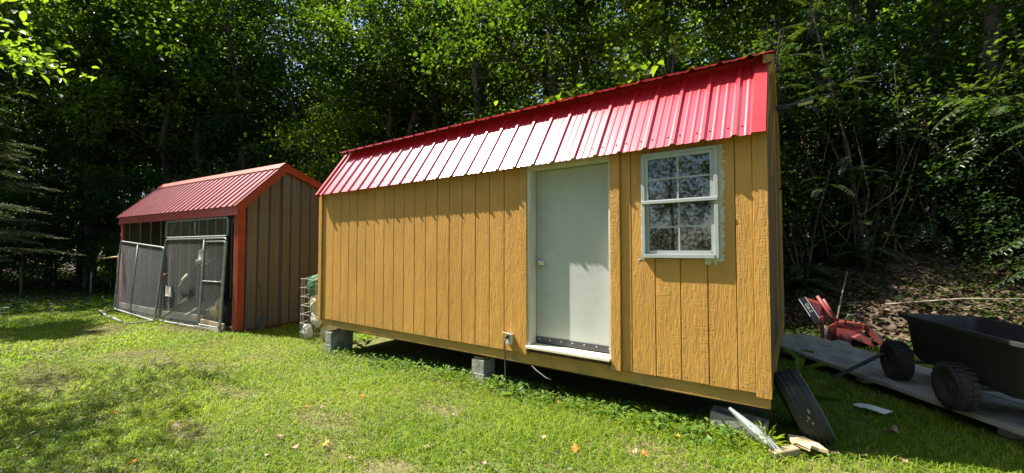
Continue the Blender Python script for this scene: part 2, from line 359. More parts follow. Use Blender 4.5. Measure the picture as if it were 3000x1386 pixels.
# backing behind the joints, in pieces round the openings
b = MB()
for x0, x1, z0, z1 in ((XL + .02, DL, ZB, ZT), (DR, WL + .02, ZB, ZT), (WL + .02, WR - .02, ZB, WB + .02), (WL + .02, WR - .02, WT - .02, ZT), (WR - .02, XR - .01, ZB, ZT), (DL, DR, 2.42, ZT)):
    b.box(x0, x1, .014, .03, z0 + .004, z1)
sp(b, 'sheathing', 'groove')
# siding boards, eight-inch pitch; look-alike boards share one mesh
def board_mesh(wd, z0, z1): return MB().box(-wd / 2, wd / 2, 0, .012, z0, z1, ch=.0035).mesh('siding_board')
P = .2065; GAP = .007
full = board_mesh(P - GAP, ZB, ZT)
def board(x0, x1, z0=ZB, z1=ZT, me=None):
    me = me or board_mesh(x1 - x0 - GAP, z0, z1)
    return obj('siding_board', me, M['siding'], shed, Vector(((x0 + x1) / 2, random.uniform(-.0012, .0008), 0)) - shed.location)
g = -2.431
xs_l = [g - P * k for k in range(0, 19)]
for a, c in zip(xs_l[1:], xs_l[:-1]): board(a, c, me=full)
board(XL + .09, xs_l[-1])
gr = [-1.319, -1.220, -1.014, -.804, -.595, -.391, -.268]
def notched(poly): return wpart(MB().prism([(x, 0, z) for x, z in poly], (0, .012, 0)), 'siding_board', M['siding'], shed)
g2 = GAP / 2
for a, c in zip(gr[:-1], gr[1:]):
    x0, x1 = a + g2, c - g2
    if c <= WL or a >= WR: board(a, c)
    elif a < WL: notched([(x0, ZB), (x1, ZB), (x1, WB), (WL, WB), (WL, WT), (x1, WT), (x1, ZT), (x0, ZT)])
    elif c > WR: notched([(x0, ZB), (x1, ZB), (x1, ZT), (x0, ZT), (x0, WT), (WR, WT), (WR, WB), (x0, WB)])
    else: board(a, c, ZB, WB - .003); board(a, c, WT + .003, ZT)
nail = MB().lathe([(0, .0022), (.0045, .002), (.005, 0)], (0, 0, 0), (0, -1, 0), 6).mesh('nail')
for o_ in [c_ for c_ in shed.children if c_.name.startswith('siding_board')]:
    lo, hi = [min(v.co[k] for v in o_.data.vertices) for k in (0, 2)], [max(v.co[k] for v in o_.data.vertices) for k in (0, 2)]
    if hi[1] - lo[1] < .3: continue
    for zz in (lo[1] + .035, lo[1] + .45, lo[1] + .86): obj('nail', nail, M['oldwood'], o_, (lo[0] + .025, -.0003, zz))
# corner and door trim
sp(MB().box(XL, XL + .085, -.028, .06, .44, 2.47, ch=.003), 'corner_trim', 'siding')
sp(MB().box(-.270, XR, -.006, .012, .438, 2.52, ch=.003), 'corner_trim', 'siding')
sp(MB().box(DR, -1.318, -.028, .012, .461, 2.46, ch=.003), 'door_trim', 'siding')
sp(MB().box(-2.427, DL, -.018, .012, .456, 2.46, ch=.003), 'door_trim', 'siding')
sp(MB().box(-2.43, -1.318, -.012, .012, 2.462, 2.52), 'door_header', 'mustard')
# door
sp(MB().box(DL + .001, DL + .034, -.004, .15, .565, 2.40), 'door_jamb', 'jamb')
sp(MB().box(DR - .026, DR - .001, .0, .15, .565, 2.40), 'door_jamb', 'jamb')
sp(MB().box(DL + .001, DR - .001, -.006, .15, 2.401, 2.46), 'door_jamb', 'jamb')
sp(MB().box(DL + .004, DR - .004, -.047, .15, .532, .562, ch=.004), 'door_sill', 'sill')
dx0, dx1 = DL + .038, DR - .03
door = sp(MB().box(dx0, dx1, .122, .15, .572, 2.397, ch=.003), 'door', 'door'); door['label'] = 'flat white painted door with a round metal knob'
b = MB().lathe([(.001, -.062), (.018, -.061), (.027, -.05), (.027, -.04), (.014, -.032), (.011, -.012), (.03, -.010), (.032, 0)], (dx0 + .065, .1215, 1.42), (0, -1, 0), 14)
b.v = [(x, 2 * .1215 - y, z) for x, y, z in b.v]
kb = b.build('knob', M['chrome'], door, True)
sw = MB().box(dx0 + .002, dx1 - .002, 0.113, .1215, .574, .635).build('door_sweep', M['sweep'], door)
b = MB()
for k in range(7): b.lathe([(0, .004), (.006, .004), (.006, 0)], (dx0 + .04 + k * (dx1 - dx0 - .08) / 6, 0.1125, .615), (0, -1, 0), 6)
b.build('sweep_screws', M['white'], door)
# window: frame, two sashes, bars and panes
win = sp(MB().box(WL, WL + .03, -.038, .03, WB, WT, ch=.002).box(WR - .03, WR, -.038, .03, WB, WT, ch=.002).box(WL + .03, WR - .03, -.038, .03, WT - .028, WT, ch=.002)
         .box(WL + .03, WR - .03, -.044, .03, WB, WB + .032, ch=.002), 'window', 'vinyl')
win['label'] = 'white vinyl sash window with eight small panes'
zm = 1.968
def sash(z0, z1, yf, name):
    s = MB(); x0, x1 = WL + .031, WR - .031; t = .028
    s.box(x0, x0 + t, yf, yf + .024, z0, z1).box(x1 - t, x1, yf, yf + .024, z0, z1).box(x0 + t, x1 - t, yf - .003, yf + .024, z0, z0 + .03).box(x0 + t, x1 - t, yf - .003, yf + .024, z1 - .026, z1)
    o = s.build(name, M['vinyl'], win)
    xm = (x0 + x1) / 2; zc = (z0 + z1) / 2 + .002
    MB().box(xm - .007, xm + .007, yf + .004, yf + .02, z0 + .03, z1 - .026).build('muntin', M['vinyl'], win)
    for xa, xb in ((x0 + t, xm - .0072), (xm + .0072, x1 - t)):
        MB().box(xa, xb, yf + .005, yf + .019, zc - .007, zc + .007).build('muntin', M['vinyl'], win)
        for za, zb in ((z0 + .03, zc - .0072), (zc + .0072, z1 - .026)):
            MB().box(xa, xb, yf + .010, yf + .014, za, zb).build('pane', M['glass'], win)
sash(zm - .012, WT - .03, -.030, 'upper_sash')
sash(WB + .034, zm + .012, -.004, 'lower_sash')
MB().box(WL + .002, WR - .002, -.046, -.032, zm - .016, zm + .012, ch=.003).build('meeting_rail', M['vinyl'], win)
def ragged(path, w0, w1, seed, nrm2):                           # ragged filler daubed along the frame, one strip
    r = random.Random(seed); ins = []; outs = []
    for (x, z) in path: ins.append((x, -.0045, z)); q = r.uniform(w0, w1); outs.append((x + nrm2[0] * q, -.0038, z + nrm2[1] * q))
    n = len(path); vs = ins + outs + [(x, .0005, z) for x, _, z in outs]
    return vs, [(k, k + 1, n + k + 1, n + k) for k in range(n - 1)] + [(n + k, n + k + 1, 2 * n + k + 1, 2 * n + k) for k in range(n - 1)]
b = MB().add(*ragged([(WR, z) for z in np.arange(WB - .02, WT + .01, .012)], .018, .05, 3, (1, 0)))
b.add(*ragged([(WL, z) for z in np.arange(WB - .01, WT, .012)], .002, .016, 4, (-1, 0)))
b.add(*ragged([(x, WB) for x in np.arange(WR - .11, WR + .02, .009)], .012, .06, 5, (0, -1)))
b.add(*ragged([(x, WB) for x in np.arange(WL - .04, WL + .03, .009)], .008, .028, 6, (0, -1)))
b.build('filler_smear', M['caulk'], win)
# rim, runners, floor
sp(MB().box(XL + .06, XR - .012, .022, .062, .355, .485, ch=.004), 'rim_joist', 'rim')
sp(MB().box(XL + .06, XR - .03, .30, .40, .255, .354), 'runner', 'coopdark')
sp(MB().box(XL + .06, XR - .03, 3.26, 3.36, .255, .354), 'runner', 'coopdark')
sp(MB().box(XL + .03, XR - .05, .064, 3.62, .44, .50), 'floor_deck', 'ply')
b = MB()
for k in range(12): x = -6.1 + k * .53; b.box(x, x + .04, .064, 3.6, .36, .439)
sp(b, 'floor_joists', 'coopdark')
# other walls
D = 3.66
gab = [(0.03, .486), (.03, 2.46), (.45, 3.13), (1.83, 3.74), (D - .45, 3.13), (D - .03, 2.46), (D - .03, .486)]
sp(MB().prism([(-.215, y, z) for y, z in gab], (.014, 0, 0)), 'gable_wall', 'ply')
sp(MB().prism([(XL + .012, y, z) for y, z in gab], (.014, 0, 0)), 'gable_wall', 'mustard')
sp(MB().box(XL + .03, XR - .05, D - .03, D, .44, 2.46), 'back_wall', 'mustard')
def gtrim(p, q, w_=.09, t=.032, nm='gable_trim', mat='mustard', x=-.2005):
    (y0, z0), (y1, z1) = p, q; d = Vector((0, y1 - y0, z1 - z0)); n = Vector((1, 0, 0)).cross(d).normalized() * (w_ / 2)
    a = Vector((x, y0, z0)); c = Vector((x, y1, z1))
    sp(MB().prism([a - n, a + n, c + n, c - n], (t, 0, 0)), nm, mat)
gtrim((.06, .44), (.06, 2.44), .09, .014)
gtrim((D - .05, .44), (D - .05, 2.44), .09)
gtrim((2.41, .56), (2.41, 3.30), .09, .008)
gtrim((.13, 2.48), (.50, 3.07), .08, .03); gtrim((.55, 3.12), (1.76, 3.64), .08, .03); gtrim((D - .13, 2.48), (D - .50, 3.07), .08, .03); gtrim((D - .55, 3.12), (1.90, 3.64), .08, .03)
gtrim((.13, 2.38), (1.5, 3.30), .06, .009, 'brace'); gtrim((1.30, 2.30), (2.30, 3.20), .06, .009, 'brace')
gtrim((.13, .50), (3.54, .50), .10, .028)
# roof sheets: ribbed steel
def profile(u0, u1):
    pts = [u0, u1]; rp = []
    k0 = math.floor(u0 / .2286) - 1
    P_ = []
    for k in range(k0, k0 + int((u1 - u0) / .2286) + 4):
        c = k * .2286
        P_ += [(c - .030, 0), (c - .012, .022), (c + .012, .022), (c + .030, 0), (c + .064, 0), (c + .074, .005), (c + .084, .005), (c + .094, 0), (c + .134, 0), (c + .144, .005), (c + .154, .005), (c + .164, 0)]
    P_ = [p for p in P_ if u0 < p[0] < u1]
    def hh(u):
        uu = (u + .1143) % .2286 - .1143; a = abs(uu)
        return .022 if a < .012 else (.022 * (.030 - a) / .018 if a < .030 else 0)
    return [(u0, hh(u0))] + P_ + [(u1, hh(u1))]
def sheet_mesh(u0, u1, p0, p1, lift=0, rows=2):
    (y0, z0), (y1, z1) = p0, p1; d = Vector((0, y1 - y0, z1 - z0)); n = Vector((0, -(z1 - z0), (y1 - y0))).normalized()
    if n.z < 0: n = -n
    pr = profile(u0, u1); vs = []
    for r_ in range(rows + 1):
        t = r_ / rows
        for u, h in pr: vs.append(Vector((u, y0, z0)) + d * t + n * (h + lift))
    m = len(pr); fs = [(r_ * m + k, r_ * m + k + 1, (r_ + 1) * m + k + 1, (r_ + 1) * m + k) for r_ in range(rows) for k in range(m - 1)]
    # give the steel its thickness
    N = len(vs); vs2 = vs + [v - n * .0015 for v in vs]; fs2 = fs + [tuple(i + N for i in reversed(f)) for f in fs]
    for k in range(m - 1): fs2 += [(k, k + N, k + 1 + N, k + 1), (rows * m + k, rows * m + k + 1, rows * m + k + 1 + N, rows * m + k + N)]
    me = MB().add(vs2, fs2).mesh('roof_sheet'); return me
def roof_field(xa, xb, p0, p1, root, mat, off, names='roof_sheet', screws=None):
    W_ = .9144; x = xb; me = sheet_mesh(-W_ + .1143, .1143, p0, p1)
    (y0, z0), (y1, z1) = p0, p1; d = Vector((0, y1 - y0, z1 - z0)).normalized(); n = Vector((0, -d.z, d.y)); n = n if n.z > 0 else -n
    smv = MB()
    for k in range(4):
        pass
    sme = MB().lathe([(0, .009), (.0065, .008), (.008, .001)], (0, 0, 0), n, 6).mesh('screw'); i = 0
    while x - W_ > xa - .02:
        o = obj(names, me, mat, root, Vector((x - .1143, 0, 0)) + off)
        for k in range(4 if screws else 0):
            for du in (.045, -.052): obj('screw', sme, M['screw'], o, Vector((-k * .2286 + du, y0, z0)) + d * .11 + n * .001)
        x -= W_ ; i += 1
    if x - xa > .05:
        w_ = x - xa
        obj(names, sheet_mesh(-w_ + .1143, .1143, p0, p1), mat, root, Vector((x - .1143, 0, 0)) + off)
off = -shed.location
E0, E1 = (-.095, 2.425), (.425, 3.165)
U0, U1 = (.265, 3.165), (1.83, 3.80)
mir = lambda p: (D - p[0], p[1])
roof_field(-6.235, -.262, E0, E1, shed, M['red'], off, screws=True)
roof_field(-6.235, -.262, mir(E0), mir(E1), shed, M['red'], off)
roof_field(-6.235, -.175, U0, U1, shed, M['red'], off)
roof_field(-6.235, -.175, mir(U0), mir(U1), shed, M['red'], off)
def rake(xa, xb, p0, p1, h=.026):
    (y0, z0), (y1, z1) = p0, p1; d = Vector((0, y1 - y0, z1 - z0)); n = Vector((0, -d.z, d.y)).normalized(); n = n if n.z > 0 else -n
    a = Vector((0, y0, z0)) - d.normalized() * .012 + n * .004
    pf = [(xa, 0), (xa + .012, h), (xb - .002, h * .75), (xb, -.05)] if xb > -1 else [(xa, -.05), (xa + .002, h), (xb - .012, h), (xb, 0)]
    vs = [a + Vector((x, 0, 0)) + n * q for x, q in pf] + [a + d + Vector((x, 0, 0)) + n * q for x, q in pf]
    m = len(pf); s = MB().add(vs + [v - n * .002 for v in vs], [(k, k + 1, k + 1 + m, k + m) for k in range(m - 1)] + [(k + 2 * m, k + 3 * m, k + 1 + 3 * m, k + 1 + 2 * m) for k in range(m - 1)])
    return s
sp(rake(-.272, -.168, E0, E1), 'rake_trim', 'redtrim'); sp(rake(-6.262, -6.20, E0, E1), 'rake_trim', 'redtrim')
sp(MB().box(-6.22, -.18, .435, .455, 3.10, 3.222), 'fascia', 'redtrim')
sp(MB().box(-6.22, -.19, .008, .05, 2.47, 2.55), 'eave_board', 'mustard')
sp(MB().prism([(-.20, y, z) for y, z in ((.30, 3.172), (1.83, 3.79), (D - .30, 3.172), (D - .30, 3.10), (1.83, 3.71), (.30, 3.10))], (.028, 0, 0)), 'barge_board', 'rim')
sp(MB().prism([(-6.24, 1.70, 3.775), (-6.24, 1.83, 3.832), (-6.24, 1.96, 3.775), (-6.24, 1.96, 3.77), (-6.24, 1.83, 3.826), (-6.24, 1.70, 3.77)], (6.07, 0, 0)), 'ridge_cap', 'redtrim')
# outlet with lid
ob_ = sp(MB().box(-2.582, -2.512, -.052, .0, .545, .655, ch=.004), 'outlet_box', 'greyplastic')
MB().prism([(-2.592, -.050, .662), (-2.502, -.050, .662), (-2.502, -.105, .677), (-2.592, -.105, .677)], (0, .002, .008)).build('outlet_lid', M['pale'], ob_)
MB().box(-2.575, -2.540, -.0545, -.0525, .552, .585).build('outlet_face', M['pale'], ob_)
cord = MB().box(-2.562, -2.532, -.085, -.0526, .612, .634).tube([(-2.547, -.08, .622), (-2.556, -.10, .58), (-2.560, -.09, .40), (-2.545, -.10, .22), (-2.52, -.13, .09), (-2.47, -.18, gz(-2.47, -.18) + .012), (-2.38, -.24, gz(-2.38, -.24) + .012)], .0075, 8)
setp(cord.build('power_cord', M['cord'], None, True), 'dark power cord plugged into the wall outlet and hanging to the grass', 'cord')
cb = MB().tube([(-2.30, .015, .352), (-2.20, -.03, .32), (-2.08, -.05, .275), (-2.02, -.05, .268)], .006, 6)
setp(cb.build('cable', M['hose'], None, True), 'short stiff cable end sticking out under the door sill', 'cable')
# things seen through the window
t = thing('plastic_sheet', 'dusty grey plastic board leaning inside behind the lower window panes', 'board', (-.75, .35, .50))
MB().ob((0, 0, .62), (1, 0, 0), (0, 1, .08), (.62, .012, 1.1)).build('panel', M['greyboard'], t)
setp(MB().prism([(-1.02, .55, .51), (-.88, .60, .51), (-.86, .62, 2.3), (-1.00, .57, 2.3)], (0, .03, 0)).build('curtain', M['sill'], None), 'cream cloth strip hanging inside the shed behind the upper panes', 'curtain')
# bar off the gable
t = thing('gable_bar', 'dark bar with a yellow strip jutting out from the shed gable', 'bar', (-.164, 1.98, 3.20))
MB().box(0, .10, -.02, .02, -.028, .028, ch=.004).build('bracket', M['black'], t)
MB().bar((.05, 0, .005), (.36, .02, .042), .035, .03, ch=.004).build('arm', M['cartsteel'], t)
MB().bar((.205, -.024, -.012), (.345, -.02, .004), .012, .030, ch=.002).build('strip', M['level'], t)
MB().tube([(.29, -.01, .0), (.28, -.01, -.05), (.30, -.01, -.06), (.325, -.01, -.03)], .004, 5).build('wire_hook', M['wire'], t)

# ------------------------------------------------------------------ piers
def cinder(name, label, loc, dims, rz=0, tilt=0, group=None, mat='block'):
    a, c, h = dims
    b = MB().box(-a / 2, a / 2, -c / 2, c / 2, 0, h, ch=.006)
    o = b.build(name, M[mat]); o.location = loc; o.rotation_euler = (tilt, 0, rz)
    return setp(o, label, 'block', group)
def hollow(name, label, loc, dims, rz=0, rx=0, ry=0):
    a, c, h = dims; b = MB(); t = .032
    b.box(-a / 2, a / 2, -c / 2, -c / 2 + t, 0, h, ch=.004).box(-a / 2, a / 2, c / 2 - t, c / 2, 0, h, ch=.004)
    for q in (-a / 2, -t / 2, a / 2 - t): b.box(q, q + t, -c / 2 + t, c / 2 - t, 0.001, h - .001)
    o = b.build(name, M['block']); o.location = loc; o.rotation_euler = (rx, ry, rz); return setp(o, label, 'block')
gl = gz(-6.05, .2)
cinder('concrete_block', 'lower concrete block of the pier under the shed corner nearest the coop', (-6.06, .20, gl - .05), (.16, .40, .20), .04)
cinder('concrete_block', 'upper concrete block of the pier under the shed corner nearest the coop', (-6.062, .205, gl + .151), (.16, .40, .19), .03)
setp(MB().box(-6.12, -5.90, .20, .36, gl + .342, .354).build('wood_shim', M['oldwood']), 'thin wooden shim on the pier nearest the coop', 'shim')
gl = gz(-3.05, .25)
cinder('concrete_block', 'lower concrete block of the middle pier under the shed', (-3.03, .13, gl - .04), (.19, .20, .16), -.03)
cinder('concrete_block', 'upper concrete block of the middle pier under the shed', (-3.035, .135, gl + .121), (.19, .20, .155), -.05)
setp(MB().box(-3.11, -2.97, .06, .21, gl + .277, gl + .30).build('wood_shim', M['oldwood']), 'flat wooden shim lying on the middle pier', 'shim')
hollow('concrete_block', 'tilted concrete block in the grass under the shed corner by the tyre', (-.42, .15, gz(-.42, .1) - .03), (.40, .17, .20), -.02, R(3), R(5))
cinder('concrete_block', 'concrete block holding up the back of the shed', (-.5, 3.3, gz(-.5, 3.3) - .02), (.40, .20, .27))

# ------------------------------------------------------------------ coop
CA = R(5.5); CO = Vector((-9.1, -.1, -.05))
coop = thing('chicken_coop', 'open-fronted brown metal chicken coop with faded red roof and orange corner trim', 'coop', CO, CA)
cm = Matrix.Translation(CO) @ Matrix.Rotation(CA, 4, 'Z')
def cw(x, y, z): return cm @ Vector((x, y, z))
def cp(mb, name, mat, smooth=False): return mb.build(name, M[mat], coop, smooth)
CL = -5.75; BY = 3.0
gp = [(0.0, .10), (0.0, 2.42), (.87, 3.34), (BY, 2.62), (BY, .10)]
# gable wall: each ribbed panel its own piece
def ztop(y): return 2.42 + (3.34 - 2.42) * y / .87 if y < .87 else 3.34 - (3.34 - 2.62) * (y - .87) / (BY - .87)
def panel(y0, y1, x, nm='wall_panel'):
    n = 4; b = MB(); pr = [(y0 + .012, -.02), (y0 + .014, .0), (y0 + .03, .03), (y0 + .05, .03), (y0 + .066, 0), ((y0 + y1) / 2 - .02, 0), ((y0 + y1) / 2 - .01, .006), ((y0 + y1) / 2 + .01, .006), ((y0 + y1) / 2 + .02, 0), (y1 - .003, 0)]
    if y0 < .87 < y1: pr.append((.87, 0)); pr.sort()
    vs = [(x + h, y, .02) for y, h in pr] + [(x + h, y, ztop(y) - .01) for y, h in pr]; m = len(pr)
    vs += [(v[0] - .004, v[1], v[2]) for v in vs]
    fs = [(k, k + 1, k + 1 + m, k + m) for k in range(m - 1)] + [(k + 2 * m, k + 3 * m, k + 1 + 3 * m, k + 1 + 2 * m) for k in range(m - 1)]
    return cp(b.add(vs, fs), nm, 'coopwall')
yy = .13
cp(MB().prism([(-.02, y, z) for y, z in ((.12, .03), (BY, .03), (BY, 2.58), (.87, 3.28), (.12, 2.5))], (.008, 0, 0)), 'wall_sheathing', 'coopdark')
while yy < BY - .05:
    y1 = min(yy + .232, BY); panel(yy, y1, .005); panel(yy, y1, CL - .0); yy = y1
b = MB(); 
for k in range(25):
    x0 = CL + .0 + k * .23; b = MB().box(x0, x0 + .226, BY - .004, BY + .004, .06, 2.6).box(x0 + .01, x0 + .04, BY - .024, BY - .0045, .06, 2.6); cp(b, 'back_panel', 'coopwall')
cp(MB().box(-.02, .038, -.02, .115, .02, 2.46), 'corner_trim', 'orange')
cp(MB().box(-.115, -.021, -.022, .02, .02, 2.40), 'corner_trim', 'orange')
cp(MB().box(CL - .02, CL + .12, -.02, .02, .02, 2.40), 'corner_trim', 'orange')
cp(MB().box(-.11, -.025, .022, .11, -.04, 2.42), 'post', 'coopdark')
cp(MB().box(-3.05, -2.96, .03, .12, -.10, 2.42), 'post', 'coopdark')
cp(MB().box(CL + .02, CL + .10, .025, .11, -.12, 2.42), 'post', 'coopdark')
cp(MB().box(-.11, -.03, BY - .1, BY - .03, -.04, 2.6), 'post', 'coopdark')
cp(MB().box(CL, 0, .03, .07, 2.33, 2.46), 'front_beam', 'coopdark')
cp(MB().box(CL - .04, .06, -.055, -.035, 2.30, 2.50), 'fascia', 'redtrim')
cp(MB().box(CL, -.03, .1, BY - .05, -.08, .02), 'floor', 'coopdark')
cp(MB().bar((-2.98, .05, 2.05), (-2.65, .05, 2.36), .03, .07), 'knee_brace', 'coopdark'); cp(MB().bar((-.12, .05, 2.05), (-.40, .05, 2.36), .03, .07), 'knee_brace', 'coopdark')
# kick boards along the front
cp(MB().bar((-1.28, -.05, .10), (-.33, -.06, .08), .03, .10, ch=.004), 'sill_board', 'rawwood')
cp(MB().bar((-1.35, -.10, .0), (-.36, -.10, -.01), .10, .045, ch=.004), 'sill_board', 'greyboard')
cp(MB().bar((-3.2, .0, .10), (-1.35, -.0, .14), .035, .15, ch=.004), 'sill_board', 'greyboard')
cp(MB().bar((-5.7, -.02, .15), (-3.3, .0, .12), .035, .14, ch=.004), 'sill_board', 'greyboard')
# roof
F0, F1 = (-.11, 2.475), (.87, 3.475)
B0, B1 = (BY + .18, 2.675), (.87, 3.475)
def csheet(u0, u1, p0, p1): return sheet_mesh(u0, u1, p0, p1)
me = csheet(-.9144 + .1143, .1143, F0, F1); meb = csheet(-.9144 + .1143, .1143, B0, B1)
x = .09
for k in range(7):
    w_ = .9144 if k < 6 else .38
    m1 = me if k < 6 else csheet(-w_ + .1143, .1143, F0, F1); m2 = meb if k < 6 else csheet(-w_ + .1143, .1143, B0, B1)
    obj('roof_sheet', m1, M['coopred'], coop, (x - .1143, 0, 0)); obj('roof_sheet', m2, M['coopred'], coop, (x - .1143, 0, 0)); x -= w_
XE = x
cp(MB().prism([(XE, .73, 3.372), (XE, .87, 3.505), (XE, 1.03, 3.45), (XE, 1.03, 3.442), (XE, .87, 3.496), (XE, .73, 3.364)], (.11 - XE, 0, 0)), 'ridge_cap', 'orange')
def cboard(p, q, w_, x0, x1, nm, mat):
    (y0, z0), (y1, z1) = p, q; d = Vector((0, y1 - y0, z1 - z0)).normalized(); n = Vector((0, -d.z, d.y)); n = n if n.z < 0 else -n
    a = Vector((x0, y0, z0)); c = Vector((x0, y1, z1)); cp(MB().prism([a, c, c + n * w_, a + n * w_], (x1 - x0, 0, 0)), nm, mat)
cboard((-.125, 2.472), (.87, 3.488), .16, .075, .098, 'rake_trim', 'orange'); cboard((.871, 3.488), (BY + .19, 2.688), .16, .075, .098, 'rake_trim', 'orange')
cboard((-.11, 2.466), (.865, 3.462), .14, XE - .02, XE - .001, 'rake_trim', 'orange')

# ------------------------------------------------------------------ chain-link panels
def chain(TL, TR, BL, BR, wr=.0017, pitch=.088):
    """woven diamond wire between four corners"""
    TL, TR, BL, BR = map(Vector, (TL, TR, BL, BR)); b = MB()
    wdt = (TR - TL).length; hgt = (TL - BL).length; n = max(2, int(wdt / pitch)); m = max(2, int(hgt / pitch))
    nr = (TR - TL).cross(BL - TL).normalized()
    def P_(u, v, s): return (TL * (1 - u) + TR * u) * (1 - v) + (BL * (1 - u) + BR * u) * v + nr * s
    for i in range(-m, n + 1):
        for sgn in (1, -1):
            a = []
            for (u0, v0), (u1, v1) in (((i / n, 0), ((i + m) / n, 1)),):
                if sgn < 0: v0, v1 = 1, 0
                du = u1 - u0; dv = v1 - v0; t0 = max(0, -u0 / du); t1 = min(1, (1 - u0) / du)
                if t1 - t0 < .01: continue
                k = max(2, int((t1 - t0) * m / 2))
                a = [P_(u0 + du * (t0 + (t1 - t0) * q / k), v0 + dv * (t0 + (t1 - t0) * q / k), sgn * .0025) for q in range(k + 1)]
            if len(a) > 1: b.tube(a, wr, 3, False)
    return b
def kennel(name, label, c4, door=None, mids=(), group=None, bars=()):
    TL, TR, BL, BR = [Vector(p) for p in c4]
    base = (BL + BR) / 2; t = thing(name, label, 'gate panel', cw(*base), CA, group)
    L = lambda p: Vector(p) - base
    q = [L(TL), L(TR), L(BR), L(BL)]
    MB().tube(fillet(q, .09), .021, 8, False).build('frame', M['steel'], t, True)
    P_ = lambda u, v: (q[0] * (1 - u) + q[1] * u) * (1 - v) + (q[3] * (1 - u) + q[2] * u) * v
    for u in mids: MB().tube([P_(u, 0), P_(u, 1)], .014, 8).build('upright', M['steel'], t, True)
    for (u0, u1, v) in bars: MB().tube([P_(u0, v), P_(u1, v)], .014, 8).build('rail', M['steel'], t, True)
    if door:
        u0, u1 = door
        MB().tube(fillet([P_(u0, .035), P_(u1, .035), P_(u1, .965), P_(u0, .965)], .07), .017, 8, False).build('gate_frame', M['steel'], t, True)
        o = chain(P_(u0, .035), P_(u1, .035), P_(u0, .965), P_(u1, .965)).build('gate_mesh', M['wire'], t)
        MB().tube([P_(u0 + .005, .48), P_(u1 - .005, .48)], .014, 8).build('gate_rail', M['steel'], t, True)
        MB().box(-.02, .05, -.02, .02, -.03, .03).build('latch', M['steel'], t, loc=P_(u1 - .02, .47))
        for v in (.15, .85): MB().tube([P_(u0 - .012, v - .02), P_(u0 - .012, v + .02)], .026, 8).build('hinge', M['steel'], t)
        chain(P_(0, 0), P_(u0 - .02, 0), P_(0, 1), P_(u0 - .02, 1)).build('mesh', M['wire'], t)
    else: chain(*[P_(*k) for k in ((0, 0), (1, 0), (0, 1), (1, 1))]).build('mesh', M['wire'], t)
    b = MB()
    for u in (0, 1):
        for v in np.linspace(.06, .94, 8): c = P_(u, v); b.ob(c, q[1] - q[0], (0, 0, 1), (.05, .012, .05))
    b.build('wire_clips', M['steel'], t)
    return t
kennel('kennel_panel', 'chain-link panel with a narrow walk-in gate under the coop front', ((-3.08, -.03, 1.85), (-.36, -.03, 1.85), (-3.06, -.13, -.02), (-.33, -.13, -.01)), door=(.68, .985), mids=(.665,))
kennel('kennel_panel', 'chain-link panel sagging open beside the orange coop post', ((-5.64, -.05, 1.84), (-3.06, -.06, 1.66), (-5.42, -.20, .09), (-3.02, -.22, -.02)), mids=(.42,))
kennel('kennel_panel', 'low chain-link panel fixed above the gate panel', ((-3.06, -.025, 2.27), (-.33, -.025, 2.27), (-3.06, -.025, 1.89), (-.33, -.025, 1.89)), mids=(.5,))

# ------------------------------------------------------------------ bits in and around the coop
def bag_mesh(w_, h_, d_, seed, nx=9, nz=9):
    """a crumpled sack: closed lumpy pillow"""
    r = np.random.default_rng(seed); b = MB(); vs = []
    for j in range(nz + 1):
        v = j / nz; hw = w_ / 2 * (.75 + .3 * math.sin(math.pi * v) ** .5) * (1 + r.uniform(-.08, .08)); hd = d_ / 2 * (math.sin(math.pi * (v * .92 + .04)) ** .6)
        for k in range(nx * 2):
            a = 2 * math.pi * k / (nx * 2)
            vs.append((math.copysign(abs(math.cos(a)) ** .7, math.cos(a)) * hw + r.uniform(-1, 1) * w_ * .035, math.sin(a) * hd + r.uniform(-1, 1) * d_ * .08, v * h_ + r.uniform(-1, 1) * h_ * .02))
    n = nx * 2; fs = [(j * n + k, j * n + (k + 1) % n, (j + 1) * n + (k + 1) % n, (j + 1) * n + k) for j in range(nz) for k in range(n)]
    fs += [tuple(range(n - 1, -1, -1)), tuple(nz * n + k for k in range(n))]
    return b.add(vs, fs)
def place(mb, name, mat, label, cat, loc, rot=(0, 0, 0), smooth=False, group=None):
    o = mb.build(name, M[mat], None, smooth); o.location = loc; o.rotation_euler = rot
    return setp(o, label, cat, group)
